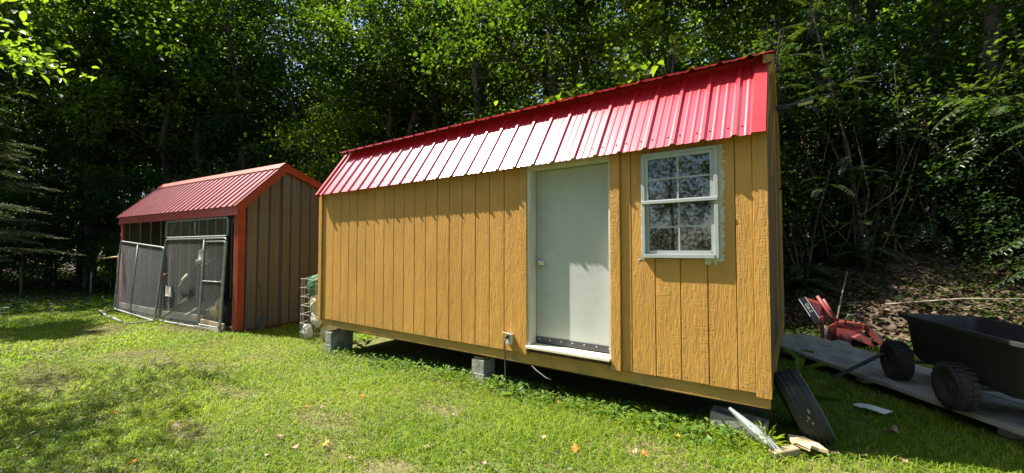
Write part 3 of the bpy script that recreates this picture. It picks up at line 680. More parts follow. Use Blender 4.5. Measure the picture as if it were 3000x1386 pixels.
# hen: one loft along the back, then neck and head
def hen(loc, rz):
    t = thing('hen', 'buff hen with a red comb standing behind the narrow chain-link gate', 'hen', loc, rz)
    prof = [(-.20, .30, .012, .05), (-.17, .27, .035, .07), (-.12, .225, .07, .085), (-.05, .20, .095, .10), (.03, .195, .10, .105), (.09, .215, .085, .10), (.125, .26, .06, .07), (.14, .31, .042, .045), (.15, .345, .033, .034), (.165, .37, .032, .034), (.185, .375, .022, .025), (.20, .372, .008, .01)]
    n = 12; vs = []
    for x, z, a, h in prof:
        for k in range(n): q = 2 * math.pi * k / n; vs.append((x, math.cos(q) * a, z + math.sin(q) * h))
    fs = [(j * n + k, j * n + (k + 1) % n, (j + 1) * n + (k + 1) % n, (j + 1) * n + k) for j in range(len(prof) - 1) for k in range(n)] + [tuple(range(n)), tuple((len(prof) - 1) * n + k for k in range(n))]
    b = MB().add(vs, fs)
    b.prism([(-.16, -.01, .30), (-.26, -.008, .40), (-.30, -.004, .36), (-.20, -.01, .25)], (0, .02, 0))
    b.build('body', M['hen'], t, True)
    MB().prism([(.145, -.006, .395), (.15, -.006, .43), (.163, -.006, .412), (.172, -.006, .435), (.182, -.006, .412), (.195, -.006, .42), (.195, -.006, .385)], (0, .012, 0)).build('comb', M['comb'], t)
    MB().prism([(.185, -.005, .36), (.192, -.005, .325), (.175, -.005, .335)], (0, .01, 0)).build('wattle', M['comb'], t)
    MB().lathe([(0, .03), (.009, 0)], (.198, 0, .372), (1, 0, -.3), 6).build('beak', M['level'], t)
    for s_ in (-1, 1):
        b = MB().tube([(.02, s_ * .045, .13), (.03, s_ * .045, .07), (.015, s_ * .045, .008)], [.018, .009, .008], 6)
        for a in (-.5, 0, .5): b.tube([(.015, s_ * .045, .008), (.07, s_ * .045 + a * .05, .004)], .004, 4)
        b.build('leg', M['level'], t)
    for s_ in (-1, 1): MB().lathe([(0, .012), (.05, .008), (.08, 0), (.085, -.005)], (-.03, s_ * .092, .22), (0, s_, .1), 10).build('wing', M['hen'], t, True)
    return t
h = hen(cw(-1.02, .16, .02), CA + R(150)); h.scale = (1.35, 1.35, 1.35)
place(MB().lathe([(.001, 0), (.13, .0), (.20, .10), (.215, .10), (.205, .085), (.13, -.0 + .012), (.001, .012)], n=22), 'feed_pan', 'pale', 'pale round feed pan propped on edge inside the coop', 'pan', cw(-1.95, .16, .20), (R(28), R(-24), CA + R(8)), True)
place(MB().lathe([(.001, 0), (.14, 0), (.155, .28), (.162, .28), (.162, .29), (.148, .29), (.135, .01), (.001, .01)], n=20), 'bucket', 'pot', 'grey plastic bucket standing behind the chain-link by the gate post', 'bucket', cw(-1.48, .30, .02), (0, 0, 0), True)
t = thing('hanging_sign', 'bent white plastic sheet with orange print hung on the chain-link', 'sheet', cw(-2.62, -.115, .56), CA)
n = 8; vs = []
for k in range(n + 1):
    u = k / n; vs += [(-.15 + .30 * u, -.01 - .03 * math.sin(u * math.pi), 0 - .01 * math.cos(u * 6)), (-.12 + .25 * u, -.012 - .02 * math.sin(u * math.pi * 2), .27 - .05 * math.sin(u * math.pi))]
fs = [(2 * k, 2 * k + 2, 2 * k + 3, 2 * k + 1) for k in range(n)]
N = len(vs); b = MB().add(vs + [(x, y + .004, z) for x, y, z in vs], fs + [tuple(i + N for i in f[::-1]) for f in fs]); b.build('sheet', M['paper'], t)
MB().box(.03, .10, -.044, -.041, .05, .15).build('print', M['stain'], t)
place(MB().tube([(0, 0, 0), (.16, -.03, .07), (.34, -.02, .17)], [.012, .014, .016], 7).box(.31, .42, -.04, -.0, .15, .21), 'strap', 'machred', 'red plastic strap hooked through the chain-link', 'strap', cw(-3.12, -.12, .86), (0, 0, CA), True)
place(MB().tube([(0, 0, 0), (.14, -.02, .09), (.30, -.02, .22)], [.010, .012, .014], 6).bar((.20, -.02, .15), (.42, -.02, .27), .03, .05), 'brush', 'pale', 'pale handled brush stuck through the chain-link', 'brush', cw(-2.14, -.12, .80), (0, 0, CA), True)
t = thing('hanging_feeder', 'small grey feeder hanging inside the chain-link below the top rail', 'feeder', cw(-1.60, .10, 1.36), CA)
MB().lathe([(.001, 0), (.13, 0), (.14, .03), (.09, .05), (.085, .22), (.05, .27), (.001, .28)], n=14).build('hopper', M['greyplastic'], t, True)
MB().tube([(0, 0, .27), (.01, 0, .55)], .004, 5).build('hanger', M['wire'], t)
MB().tube([(math.cos(a) * .17, -.02 + math.sin(a) * .10, -.04 + .03 * math.sin(3 * a)) for a in np.linspace(0, 6.2, 16)], .007, 5).build('rope_loop', M['rawwood'], t)
# hose out of the gate and pipe on the ground
pts = [cw(-2.05, .02, .55), cw(-2.15, -.12, .40), cw(-2.35, -.22, .20), cw(-2.60, -.34, .05), cw(-2.95, -.50, .0)]
pts += [Vector((p.x, p.y, gz(p.x, p.y) + .022)) for p in (cw(-3.35, -.62, 0), cw(-3.8, -.60, 0), cw(-4.2, -.52, 0))]
setp(MB().tube(pts, .016, 8).build('garden_hose', M['hose'], None, True), 'olive garden hose trailing out of the chain-link onto the grass', 'hose')
a, c = cw(-5.95, -.35, 0), cw(-3.55, -.62, 0)
pts = [a.lerp(c, k / 6) for k in range(7)]
pts = [Vector((p.x, p.y, gz(p.x, p.y) + .045 + (.05 if k < 2 else 0) + .012 * math.sin(k * 2))) for k, p in enumerate(pts)]
setp(MB().tube(pts, .03, 9).build('pipe', M['greyboard'], None, True), 'pale pipe lying on the grass in front of the sagging panel', 'pipe')
pa, pb_ = cw(-6.15, .25, 1.42), cw(-7.65, .15, 1.36)
setp(MB().tube([pa, pa.lerp(pb_, .5) + Vector((0, 0, .02)), pb_], [.028, .024, .015], 7).build('pole', M['rawwood'], None, True), 'bare wooden pole sticking out past the far coop corner', 'pole')
b = MB().tube([cw(-6.25, .1, -.15), cw(-6.22, .1, 1.5)], .04, 7); setp(b.build('fence_post', M['coopdark'], None, True), 'dark wooden post standing behind the sagging chain-link panel', 'post')
# spade against the gable
t = thing('shovel', 'old long-handled shovel leaning on the brown coop wall', 'shovel', cw(.30, .35, .0), CA)
MB().tube([(0, 0, .25), (-.06, -.02, .62), (-.14, -.02, .95)], .014, 7).build('handle', M['coopdark'], t, True)
MB().prism([(-.09, -.01, .28), (.10, -.01, .28), (.12, -.03, .10), (.05, -.05, .0), (-.04, -.05, .0), (-.10, -.03, .10)], (0, .012, 0)).build('blade', M['cartsteel'], t)
# far-left junk
for k, (x, y, hh, lb) in enumerate(((-21.0, -.2, .9, 'thin grey fence stake in the shade left of the coop'), (-22.5, .6, 1.0, 'thin grey fence stake deep in the shade before the woods'))):
    setp(MB().tube([(x, y, gz(x, y) - .1), (x + .03, y, gz(x, y) + hh)], .025, 6).build('fence_stake', M['greyboard'], None, True), lb, 'stake')

# roll of welded wire with feed bags between the sheds
wx, wy = -7.18, .42; wz = gz(wx, wy)
t = thing('welded_wire_roll', 'roll of welded wire fencing standing between the coop and the shed', 'wire roll', (wx, wy, wz))
b = MB()
for z in np.linspace(.02, 1.12, 8): b.tube([(math.cos(a) * .27 + .02 * math.sin(5 * a + z * 9), math.sin(a) * .22, z + .012 * math.sin(3 * a)) for a in np.linspace(0, 2 * math.pi, 22)], .0055, 4, False)
b.build('hoop_wires', M['wire'], t)
b = MB()
for a in np.linspace(0, 2 * math.pi, 12)[:-1]: b.tube([(math.cos(a) * .27, math.sin(a) * .22, .0), (math.cos(a + .05) * .26, math.sin(a + .05) * .21, .6), (math.cos(a) * .25, math.sin(a) * .21, 1.14)], .0035, 4, False)
b.build('upright_wires', M['wire'], t)
place(bag_mesh(.38, .36, .13, 4), 'feed_bag', 'baggreen', 'green printed feed bag bunched on top of the wire roll', 'bag', (wx + .12, wy - .04, wz + .84), (R(-6), R(-16), .2))
place(bag_mesh(.26, .34, .12, 6), 'feed_bag', 'bagcream', 'cream feed bag hanging below the green one in the wire roll', 'bag', (wx + .16, wy - .02, wz + .50), (0, R(-14), .3))
place(bag_mesh(.26, .26, .12, 5), 'feed_bag', 'bag', 'crumpled white plastic bag stuffed halfway down the wire roll', 'bag', (wx + .08, wy - .04, wz + .30), (0, R(24), .1))
place(bag_mesh(.17, .24, .10, 8), 'feed_bag', 'bag', 'crumpled white plastic bag at the foot of the wire roll', 'bag', (wx - .06, wy - .08, wz + .06), (0, R(-8), .5))
place(bag_mesh(.34, .30, .22, 9), 'feed_bag', 'bagcream', 'full tan sack slumped on the ground behind the wire roll', 'bag', (wx + .30, wy + .12, wz), (0, 0, .4))

# ------------------------------------------------------------------ right of the shed
A, B_ = Vector((-.12, 3.55, 0)), Vector((1.75, .92, 0)); dr = (B_ - A).normalized(); nrm = Vector((-dr.y, dr.x, 0))
# long planks of the ramp
ramp = thing('wooden_ramp', 'low ramp of long weathered grey planks lying beside the shed', 'ramp', (A.x, A.y, gz(.5, 2.4)))
RZ = .155
Lr = (B_ - A).length + 1.2
ang = math.atan2(dr.y, dr.x)
ramp.rotation_euler = (0, 0, ang)
for k, (v0, v1, e0, e1) in enumerate(((-.33, -.02, .0, 0), (-.012, .29, -.05, .03), (.298, .60, .03, .0))):
    b = MB().box(-.45 + e0, Lr + e1, v0, v1, RZ - .045, RZ + random.uniform(-.004, .004), ch=.004); o = b.build('plank', M['plank'], ramp)
for u in (.1, 1.4, 2.7): MB().box(u, u + .09, -.22, .50, .02, RZ - .046).build('bearer', M['plank'], ramp)
# dump cart
cd = Vector((.28, -.96, 0)).normalized(); ce = Vector((cd.y * -1, cd.x, 0))
cart = thing('dump_cart', 'black plastic dump cart on knobbly tyres standing on the plank ramp', 'cart', (.83, 2.05, gz(.5, 2.4) + RZ), math.atan2(cd.y, cd.x))
# local: +x towards the rear, +y to the far side
WRr = .185
def wheel(px, py, nm):
    o = MB().lathe([(.10, -.045), (.145, -.068), (.176, -.063), (.185, -.04), (.185, .04), (.176, .063), (.145, .068), (.10, .045)], (0, 0, 0), (0, 1, 0), 22, closed=True)
    wh = o.build('wheel', M['rubber'], cart, True, loc=(px, py, WRr + .005))
    b = MB()
    for k in range(26):
        a = 2 * math.pi * k / 26
        for s_ in (-1, 1):
            aa = a + (.12 if s_ > 0 else 0); c = Vector((math.cos(aa) * .186, s_ * .032, math.sin(aa) * .186)); b.ob(c, (-math.sin(aa), 0, math.cos(aa)), (0, 1, 0), (.026, .05, .014))
    b.build('tread', M['rubber'], wh)
    MB().lathe([(.001, -.03), (.03, -.05), (.035, -.03), (.08, -.025), (.095, -.045), (.102, -.045), (.102, .045), (.095, .045), (.08, .025), (.035, .03), (.03, .05), (.001, .03)], (0, 0, 0), (0, 1, 0), 18).build('rim', M['cartsteel'], wh, True)
    return wh
wheel(.0, -.02, 'f'); wheel(.0, .56, 'f'); wheel(.84, -.02, 'r'); wheel(.84, .56, 'r')
for u in (0, .84): MB().tube([(u, -.02, WRr), (u, .56, WRr)], .014, 8).build('axle', M['cartsteel'], cart)
MB().box(-.05, 1.20, .14, .18, .255, .30).build('chassis_rail', M['cartsteel'], cart); MB().box(-.05, 1.20, .38, .42, .255, .30).build('chassis_rail', M['cartsteel'], cart)
def tub():
    lv = [(.30, .0, 1.16, .07, .49), (.36, -.03, 1.25, .04, .52), (.655, -.055, 1.33, .01, .55), (.70, -.09, 1.37, -.03, .59), (.725, -.09, 1.37, -.03, .59), (.725, -.05, 1.33, .01, .55), (.66, -.03, 1.31, .03, .53), (.38, .0, 1.22, .07, .49), (.335, .03, 1.12, .10, .46)]
    vs = []; 
    def ring(z, x0, x1, y0, y1):
        return [v for v in fillet([(x0, y0, z), (x1, y0, z), (x1, y1, z), (x0, y1, z)], .07, 4)[:-1]]
    rg = [ring(*l) for l in lv]; n = len(rg[0]); vs = [v for r_ in rg for v in r_]
    fs = [(j * n + k, j * n + (k + 1) % n, (j + 1) * n + (k + 1) % n, (j + 1) * n + k) for j in range(len(rg) - 1) for k in range(n)] + [tuple(range(n)), tuple((len(rg) - 1) * n + k for k in range(n))]
    b = MB().add(vs, fs)
    return b
tb = tub().build('tub', M['cartblack'], cart, True, loc=(.15, 0, -.05))
mod = tb.modifiers.new('edge', 'EDGE_SPLIT'); mod.split_angle = R(40)
MB().bar((-.06, .27, .22), (-.20, .27, .26), .06, .05).build('tow_pivot', M['cartsteel'], cart)
MB().bar((-.14, .27, .27), (-.12, -.05, .24), .045, .02).bar((-.12, -.05, .24), (.14, -.60, .0), .045, .012).build('tow_handle', M['cartsteel'], cart)

# red machine
mz = gz(.45, 4.2)
mach = thing('garden_machine', 'broken red garden tiller with a black striped console beside the ramp', 'tiller', (.45, 4.25, mz))
def mp(mb, nm, mat, sm=False): return mb.build(nm, M[mat], mach, sm)
mp(MB().tube([(-.20, .12, .75), (-.06, .06, .50), (.02, .02, .36)], .026, 8), 'handle_tube', 'machred', True)
mp(MB().bar((.0, .0, .36), (.33, .06, .36), .03, .05, ch=.003), 'top_bar', 'machred')
mp(MB().bar((.32, .06, .37), (.62, .02, .02), .03, .07, ch=.003), 'side_guard', 'machred')
mp(MB().bar((-.16, -.05, .46), (-.15, -.05, .02), .06, .05, ch=.003), 'upright', 'machred')
mp(MB().prism([(.02, -.03, .30), (.34, .05, .26), (.46, .02, .06), (.20, -.05, .16), (.16, -.06, .06), (.10, -.05, .15), (.02, -.04, .12)], (.0, .02, 0)), 'tine_shield', 'machred')
mp(MB().prism([(.0, .04, .08), (.44, .10, .05), (.44, .34, .06), (.0, .30, .12)], (0, 0, .02)), 'deck', 'machred')
mp(MB().box(-.02, .34, .10, .34, .02, .20, ch=.02), 'engine', 'black')
mp(MB().lathe([(.02, -.04), (.13, -.04), (.14, -.02), (.14, .02), (.13, .04), (.02, .04)], (.06, -.12, .03), (.2, 1, 1), 16), 'pot_wheel', 'pot', True)
mp(MB().prism([(-.10, .02, .10), (.30, .08, .16), (.34, .10, .32), (.05, .04, .38), (-.08, .02, .30)], (.02, .22, .02)), 'engine_hood', 'machred')
for wx_, wy_ in ((.02, .40), (.44, .22)):
    mp(MB().lathe([(.05, -.035), (.10, -.05), (.13, -.04), (.135, 0), (.13, .04), (.10, .05), (.05, .035)], (wx_, wy_, .13), (.2, 1, 0), 16, closed=True), 'wheel', 'rubber', True)
mp(MB().tube([(.10, .02, .34), (.16, -.02, .50), (.26, .0, .52)], .012, 6), 'lever', 'cartsteel', True)
mp(MB().tube([(-.12, .22, .70), (-.02, .20, .48), (.06, .16, .34)], .022, 8), 'handle_tube', 'machred', True)
# console: hood, plate, stripes and its lettering
con = mp(MB().prism([(-.36, .0, .70), (-.14, .10, .62), (-.08, .10, .42), (-.20, -.02, .40)], (.0, .16, .02)), 'console_hood', 'machred')
pa, pb2 = Vector((-.40, -.012, .72)), Vector((-.20, -.03, .36)); dd = (pb2 - pa).normalized(); ss = Vector((.12, .03, .02)); ss = (ss - dd * ss.dot(dd)).normalized()
pn = dd.cross(ss).normalized(); pn = pn if pn.y < 0 else -pn
MB().ob((pa + pb2) / 2, dd, ss, ((pb2 - pa).length, .11, .012)).build('console_plate', M['black'], con)
for q, l0, l1 in ((-.046, 0, .70), (.046, .02, 1)):
    L_ = (pb2 - pa).length; MB().ob(pa + dd * L_ * (l0 + l1) / 2 + ss * q + pn * .0075, dd, ss, (L_ * (l1 - l0), .008, .003)).build('stripe', M['white'], con)
fc = bpy.data.curves.new('lettering', 'FONT'); fc.body = 'Cub C'; fc.size = .055; fc.extrude = .001; fc.align_x = 'CENTER'; fc.align_y = 'CENTER'
fo = bpy.data.objects.new('lettering_source', fc); col.objects.link(fo)
dg = bpy.context.evaluated_depsgraph_get(); lm = bpy.data.meshes.new_from_object(fo.evaluated_get(dg)); bpy.data.objects.remove(fo); lm.materials.clear()
lo = obj('lettering', lm, M['white'], con)
mt = Matrix((dd, pn.cross(dd), pn)).transposed().to_4x4(); mt.translation = pa + dd * (pb2 - pa).length * .42 + pn * .008; lo.matrix_local = mt

# tyre against the corner
tz = gz(.12, .3)
tr = MB().lathe([(.19, -.07), (.24, -.098), (.28, -.105), (.305, -.09), (.312, -.06), (.314, 0), (.312, .06), (.305, .09), (.28, .105), (.24, .098), (.19, .07), (.20, .05), (.27, .07), (.29, 0), (.27, -.07), (.20, -.05)], (0, 0, 0), (1, 0, 0), 36, closed=True)
t = thing('tyre', 'worn black tyre leaning against the shed corner', 'tyre', (.06, .36, tz), 0)
o = tr.build('carcass', M['rubber'], t, True); tilt = R(-24)
o.rotation_euler = (0, tilt, R(11)); o.location = (-.06, 0, .27); t.scale = (.9, .9, .9)
b = MB()
for q in (-.055, -.02, .02, .055):
    b.lathe([(.3135, q - .010), (.3175, q - .008), (.3175, q + .008), (.3135, q + .010)], (0, 0, 0), (1, 0, 0), 36)
b.build('tread', M['rubber'], o, True)
MB().lathe([(.268, .1075), (.274, .1085), (.28, .1065)], (0, 0, 0), (1, 0, 0), 36).build('whitewall', M['white'], o, True)
b = MB()
for k in range(5):
    a_ = R(random.uniform(160, 196)); q = random.uniform(-.03, .05); c = Vector((q, math.cos(a_) * .3185, math.sin(a_) * .3185 - .0)); b.ob(c, (0, -math.sin(a_), math.cos(a_)), (1, 0, 0), (random.uniform(.012, .03), random.uniform(.006, .014), .002))
b.build('scuffs', M['greyboard'], o)
# white gutter piece and scraps of wood
p0 = Vector((-.455, -.02, .325)); p1 = Vector((-.10, -.10, gz(-.1, -.1) + .02)); d = (p1 - p0).normalized(); sd = Vector((0, 0, 1)).cross(d).normalized(); up = d.cross(sd)
prf = [(-.012, .02), (-.02, 0), (-.01, -.02), (.02, -.02), (.035, .005), (.03, .005), (.017, -.014), (-.006, -.014), (-.014, .0), (-.007, .02)]
sc0 = [.35, .8, 1.2, 1.3, 1.1]; vs = []
for k, q in enumerate(sc0): vs += [p0 + (p1 - p0) * k / 4 + sd * (u * q * 1.5) + up * (v_ * q * 1.5) for u, v_ in prf]
n = len(prf); fs = [(j * n + k, j * n + (k + 1) % n, (j + 1) * n + (k + 1) % n, (j + 1) * n + k) for j in range(4) for k in range(n)] + [tuple(range(n)), tuple(4 * n + k for k in range(n))]
setp(MB().add(vs, fs).build('gutter_piece', M['vinyl'], None), 'snapped white vinyl gutter strip leaning on the tilted concrete block', 'gutter')
sx, sy = .02, .02; szz = gz(sx, sy)
setp(MB().prism([(-.08, .10, szz + .085), (.015, .06, szz + .105), (.10, .08, szz + .075), (.155, .02, szz + .06), (.10, .025, szz + .06), (.06, .01, szz + .075), (.05, -.03, szz + .065), (-.06, .02, szz + .075)], (.0, .0, .022)).build('broken_board', M['rawwood'], None), 'splintered piece of fresh board in the grass beside the tyre', 'wood scrap')
setp(MB().bar((-.17, -.16, szz + .035), (-.03, -.02, szz + .055), .07, .05, ch=.006).build('wood_offcut', M['oldwood'], None), 'weathered wood offcut lying in front of the splintered board', 'wood scrap')
def scrap(name, mat, label, x, y, w_, l_, cat, seed):
    r = random.Random(seed); n = 12; z = gz(x, y) + .05; pts = [(x + math.cos(a) * w_ * r.uniform(.6, 1.1), y + math.sin(a) * l_ * r.uniform(.6, 1.1), z + r.uniform(-.012, .02)) for a in np.linspace(0, 2 * math.pi, n + 1)[:-1]]
    b = MB().add([(x, y, z + .03)] + pts + [(p[0], p[1], p[2] - .006) for p in pts], [(0, k + 1, (k + 1) % n + 1) for k in range(n)] + [(k + 1, k + 1 + n, (k + 1) % n + 1 + n, (k + 1) % n + 1) for k in range(n)])
    return setp(b.build(name, M[mat]), label, cat)
scrap('plastic_scrap', 'paper', 'crumpled white plastic scrap in the shaded grass before the ramp', .52, 1.20, .15, .10, 'plastic scrap', 3)
# lawn chair beyond the cart
t = thing('lawn_chair', 'folded lawn chair with green and white webbing lying beyond the cart', 'lawn chair', (2.55, 4.2, gz(2.55, 4.2)), R(35))
for y in (-.28, .28): MB().tube([(-.55, y, .10), (.1, y, .52), (.6, y, .56)], .013, 7).build('frame_tube', M['steel'], t, True)
for k in range(9):
    u = k / 8; x = -.5 + 1.05 * u; z = (.13 + .39 * (x + .5) / .6) if x < .1 else .525 + (x - .1) * .06
    MB().box(x - .03, x + .03, -.28, .28, z - .002, z + .004).build('strap', M['chairgreen'] if k % 3 else M['white'], t)
for y in (-.26, .26): MB().tube([(.5, y, .55), (.35, y, .02)], .012, 6).tube([(-.1, y, .40), (.0, y, .02)], .012, 6).build('leg', M['steel'], t)

# ------------------------------------------------------------------ grass and ground cover
def nz2(x, y, s, ph=0):
    return (np.sin(x * s + ph + 1.7 * np.sin(y * s * .7 + ph)) * np.sin(y * s * 1.1 - ph + 1.3 * np.sin(x * s * .6)) + .5 * np.sin(x * s * 2.3 + ph * 2 + y * s) * np.sin(y * s * 2.6 - x * s * .4)) / 1.5
BARE = [(-7.8, -2.72, 1.3, .26), (-8.2, -1.7, 1.1, .38), (-6.6, -1.35, .5, .2), (-4.3, -2.3, .45, .16), (-3.6, -1.5, .4, .18), (-11.8, -1.5, .9, .4), (-5.15, -1.62, .5, .16), (-10.6, -.55, 1.1, .3), (-2.35, -1.75, .32, .16), (-2.9, -.75, .3, .15), (-1.2, -1.35, .22, .14), (-.25, -.75, .3, .12)]
def bare(x, y):
    v = np.zeros_like(x)
    for cx_, cy_, a, c in BARE: v = np.maximum(v, np.clip(1.35 - ((x - cx_) / a) ** 2 - ((y - cy_) / c) ** 2 + .5 * nz2(x, y, 7), 0, 1))
    v = np.maximum(v, np.clip((nz2(x, y, 2.1, 2) - .48) * 1.6, 0, .7))
    return v
def lawn_ok(x, y):
    ok = ~((x > -6.28) & (x < -.2) & (y > .42) & (y < 3.7))
    ca, sa = math.cos(CA), math.sin(CA); u = (x - CO.x) * ca + (y - CO.y) * sa; v = -(x - CO.x) * sa + (y - CO.y) * ca
    ok &= ~((u > -6.05) & (u < .03) & (v > -.02) & (v < 3.05))
    ru = (x - A.x) * dr.x + (y - A.y) * dr.y; rv = (x - A.x) * nrm.x + (y - A.y) * nrm.y
    ok &= ~((ru > -.5) & (ru < Lr + .05) & (rv > -.34) & (rv < .61))
    ok &= ~((np.abs(x + 6.04) < .11) & (np.abs(y - .2) < .21)) & ~((np.abs(x + 3.03) < .11) & (np.abs(y - .22) < .21))
    return ok
def blades(n, r0, r1, wmin, wmax, hmin, hmax, seed):
    r = np.random.default_rng(seed)
    x = r.uniform(-21, 4.5, n); y = r.uniform(-7.0, 5.0, n)
    dist = np.hypot(x - EYE.x, y - EYE.y)
    yf = 5.0 - .3 * np.clip(x, 0, 6)
    keep = (dist > r0) & (dist < r1) & (y < yf) & lawn_ok(x, y)
    tuft = .62 + .38 * nz2(x, y, 9, 1)
    keep &= r.uniform(size=n) < (1 - .86 * bare(x, y)) * np.clip(tuft + .25, 0, 1)
    ub = (x > -6.3) & (x < -.2) & (y > .02); keep &= ~(ub & (r.uniform(size=n) < .75))
    x = x[keep]; y = y[keep]; m = len(x); z = ground(x, y)
    h = r.uniform(hmin, hmax, m) * (.75 + .45 * np.clip(nz2(x, y, 1.6, 3) + .5, 0, 1.2)); wd_ = r.uniform(wmin, wmax, m)
    edge = np.exp(-((y - .02) / .16) ** 2) * ((x > -6.4) & (x < -.1)); h *= 1 + 1.1 * edge * r.uniform(0, 1, m)
    az = r.uniform(0, 2 * math.pi, m); lean = r.uniform(.3, 1.9, m) * h
    dx, dy = np.cos(az), np.sin(az); sx_, sy_ = -dy, dx
    c = np.stack([x, y, z - .004], 1); s_ = np.stack([sx_, sy_, np.zeros(m)], 1) * (wd_ / 2)[:, None]
    mid = c + np.stack([dx * lean * .35, dy * lean * .35, h * .62], 1); tip = c + np.stack([dx * lean, dy * lean, h * r.uniform(.45, .95, m)], 1)
    V = np.stack([c - s_, c + s_, mid + s_ * .8, tip, mid - s_ * .8], 1).reshape(-1, 3)
    b = np.arange(m)[:, None] * 5
    F = np.concatenate([b + np.array([[0, 1, 2]]), b + np.array([[0, 2, 4]]), b + np.array([[4, 2, 3]])], 0)
    patch = .5 + .5 * nz2(x, y, 1.1, 5)
    v = np.clip(.55 * patch + r.normal(.24, .26, m), 0, 1)
    return V, F, np.repeat(v, 5)
parts = [blades(1500000, 1.0, 5.2, .004, .0085, .03, .085, 1), blades(620000, 5.0, 9.5, .006, .012, .035, .075, 2), blades(330000, 9.3, 21, .011, .022, .04, .08, 3)]
vo = 0; Vs = []; Fs = []; As = []
for V_, F_, a_ in parts: Vs.append(V_); Fs.append(F_ + vo); As.append(a_); vo += len(V_)
print('grass verts', vo)
setp(obj('lawn_grass', npmesh('lawn_grass', np.concatenate(Vs), np.concatenate(Fs), np.concatenate(As)), M['grass']), 'short patchy sunlit grass of the lawn', 'grass', kind='stuff')
# straw and clover bits between the blades
def scatter_leaves(n, box_, L, W_, zoff, flat, seed, test=None, mat='clover', name='clover', label='', cat='', six=True):
    r = np.random.default_rng(seed); x = r.uniform(box_[0], box_[1], n); y = r.uniform(box_[2], box_[3], n)
    k = test(x, y, r) if test else np.ones(n, bool); x = x[k]; y = y[k]; m = len(x)
    c = np.stack([x, y, ground(x, y) + r.uniform(*zoff, m)], 1); az = r.uniform(0, 6.28, m); el = r.uniform(-.3, .6, m) * flat
    d = np.stack([np.cos(az) * np.cos(el), np.sin(az) * np.cos(el), np.sin(el)], 1)
    nr = unit(np.stack([r.normal(0, .35, m), r.normal(0, .35, m), np.ones(m)], 1))
    V_, F_, k_ = leafV(c, d, nr, r.uniform(*L, m), r.uniform(*W_, m), .14, six)
    return setp(obj(name, npmesh(name, V_, F_, np.repeat(np.clip(r.normal(.5, .25, m), 0, 1), k_)), M[mat]), label, cat, kind='stuff')
def near_t(x, y, r):
    dist = np.hypot(x, y - EYE.y); e = np.exp(-((y + .05) / .30) ** 2) * (x > -6.2) * (x < -.1)
    return (r.uniform(size=len(x)) < np.clip(.30 + .5 * nz2(x, y, 2.6, 7) + e * .8, 0, 1)) & lawn_ok(x, y) & (dist > 1) & ~((x > -6.3) & (x < -.2) & (y > .2))
scatter_leaves(60000, (-9, 3, -5, 3.2), (.016, .034), (.012, .024), (.015, .06), 1, 21, near_t, 'clover', 'clover_patches', 'small broad leaves of clover and weeds among the lawn grass', 'clover')
scatter_leaves(110000, (-14, 2, -5, .3), (.03, .085), (.003, .006), (.012, .055), .5, 22, lambda x, y, r: (r.uniform(size=len(x)) < np.clip(.22 + .5 * nz2(x, y, 1.7, 8), .08, 1) + .6 * bare(x, y)) & lawn_ok(x, y), 'straw', 'dry_clippings', 'dry straw-coloured clippings lying in the lawn', 'clippings', False)
wood_t = lambda x, y, r: (y > 4.3 - .3 * np.clip(x, 0, 6) + .5 * nz2(x, y, 1.3)) & (y < 13)
scatter_leaves(60000, (-12, 9, 3, 13), (.06, .13), (.035, .075), (.005, .06), .8, 23, wood_t, 'litter', 'leaf_litter', 'brown leaf litter covering the shaded bank', 'leaf litter')
scatter_leaves(80000, (-9, 9, 3, 12), (.035, .08), (.025, .05), (.03, .16), 1, 24, lambda x, y, r: wood_t(x, y, r) & (nz2(x, y, 1.9, 4) > -.3), 'shrub_lf', 'ground_ivy', 'low green ivy and seedlings spread over the bank', 'ground cover')
scatter_leaves(26000, (-45, -16, -6, 16), (.08, .2), (.04, .10), (.01, .25), 1, 25, None, 'shrub_lf', 'forest_floor_plants', 'low dark plants on the shaded forest floor beyond the coop', 'ground cover')

scatter_leaves(9000, (-6.2, -.35, -.45, .25), (.025, .06), (.012, .032), (.02, .12), 1.4, 26, lambda x, y, r: (r.uniform(size=len(x)) < np.exp(-((y - .0) / .16) ** 2) * np.clip(.25 + .14 * (x + 6) + .5 * nz2(x, y, 4, 2), 0, 1)) & lawn_ok(x, y), 'clover', 'edge_weeds', 'fringe of small weeds along the foot of the shed', 'weeds')
# fallen leaves: each its own
def fallen(x, y, s_, mat, label, group, seed, lobed=True):
    r = random.Random(seed); n = 15; z = gz(x, y) + .05; rz = r.uniform(0, 6.28); pts = []
    for k in range(n):
        a = 2 * math.pi * k / n; q = (1 if k % 3 else .62) * r.uniform(.85, 1.1) if lobed else (.95 + .1 * math.cos(2 * a)); rr = s_ * q * (.75 + .25 * math.cos(a))
        pts.append((math.cos(a) * rr, math.sin(a) * rr * (.8 if lobed else .45), .25 * s_ * math.sin(a * 2 + seed) + r.uniform(-.06, .10) * s_))
    me = MB().add([(0, 0, .05 * s_)] + pts, [(0, k + 1, (k + 1) % n + 1) for k in range(n)])
    me.tube([(-s_ * .6, 0, 0), (-s_ * 1.15, .1 * s_, .1 * s_)], .0016, 4)
    m_ = me.mesh('fallen_leaf'); at = m_.attributes.new('v', 'FLOAT', 'POINT'); at.data.foreach_set('value', np.full(len(m_.vertices), r.random(), np.float32))
    o = obj('fallen_leaf', m_, M[mat]); o.location = (x, y, z); o.rotation_euler = (r.uniform(-.4, .4), r.uniform(-.4, .4), rz); return setp(o, label, 'leaf', group)
def gp_(px, py):                                              # lawn point seen along a photograph direction
    f = 1194.6; q = camo.matrix_basis.to_3x3() @ Vector(((px - 1500) / f, -(py - 693) / f, -1)); z = 0.0
    for _ in range(4): t_ = (z - EYE.z) / q.z; p = EYE + q * t_; z = gz(p.x, p.y) + .02
    return p.x, p.y
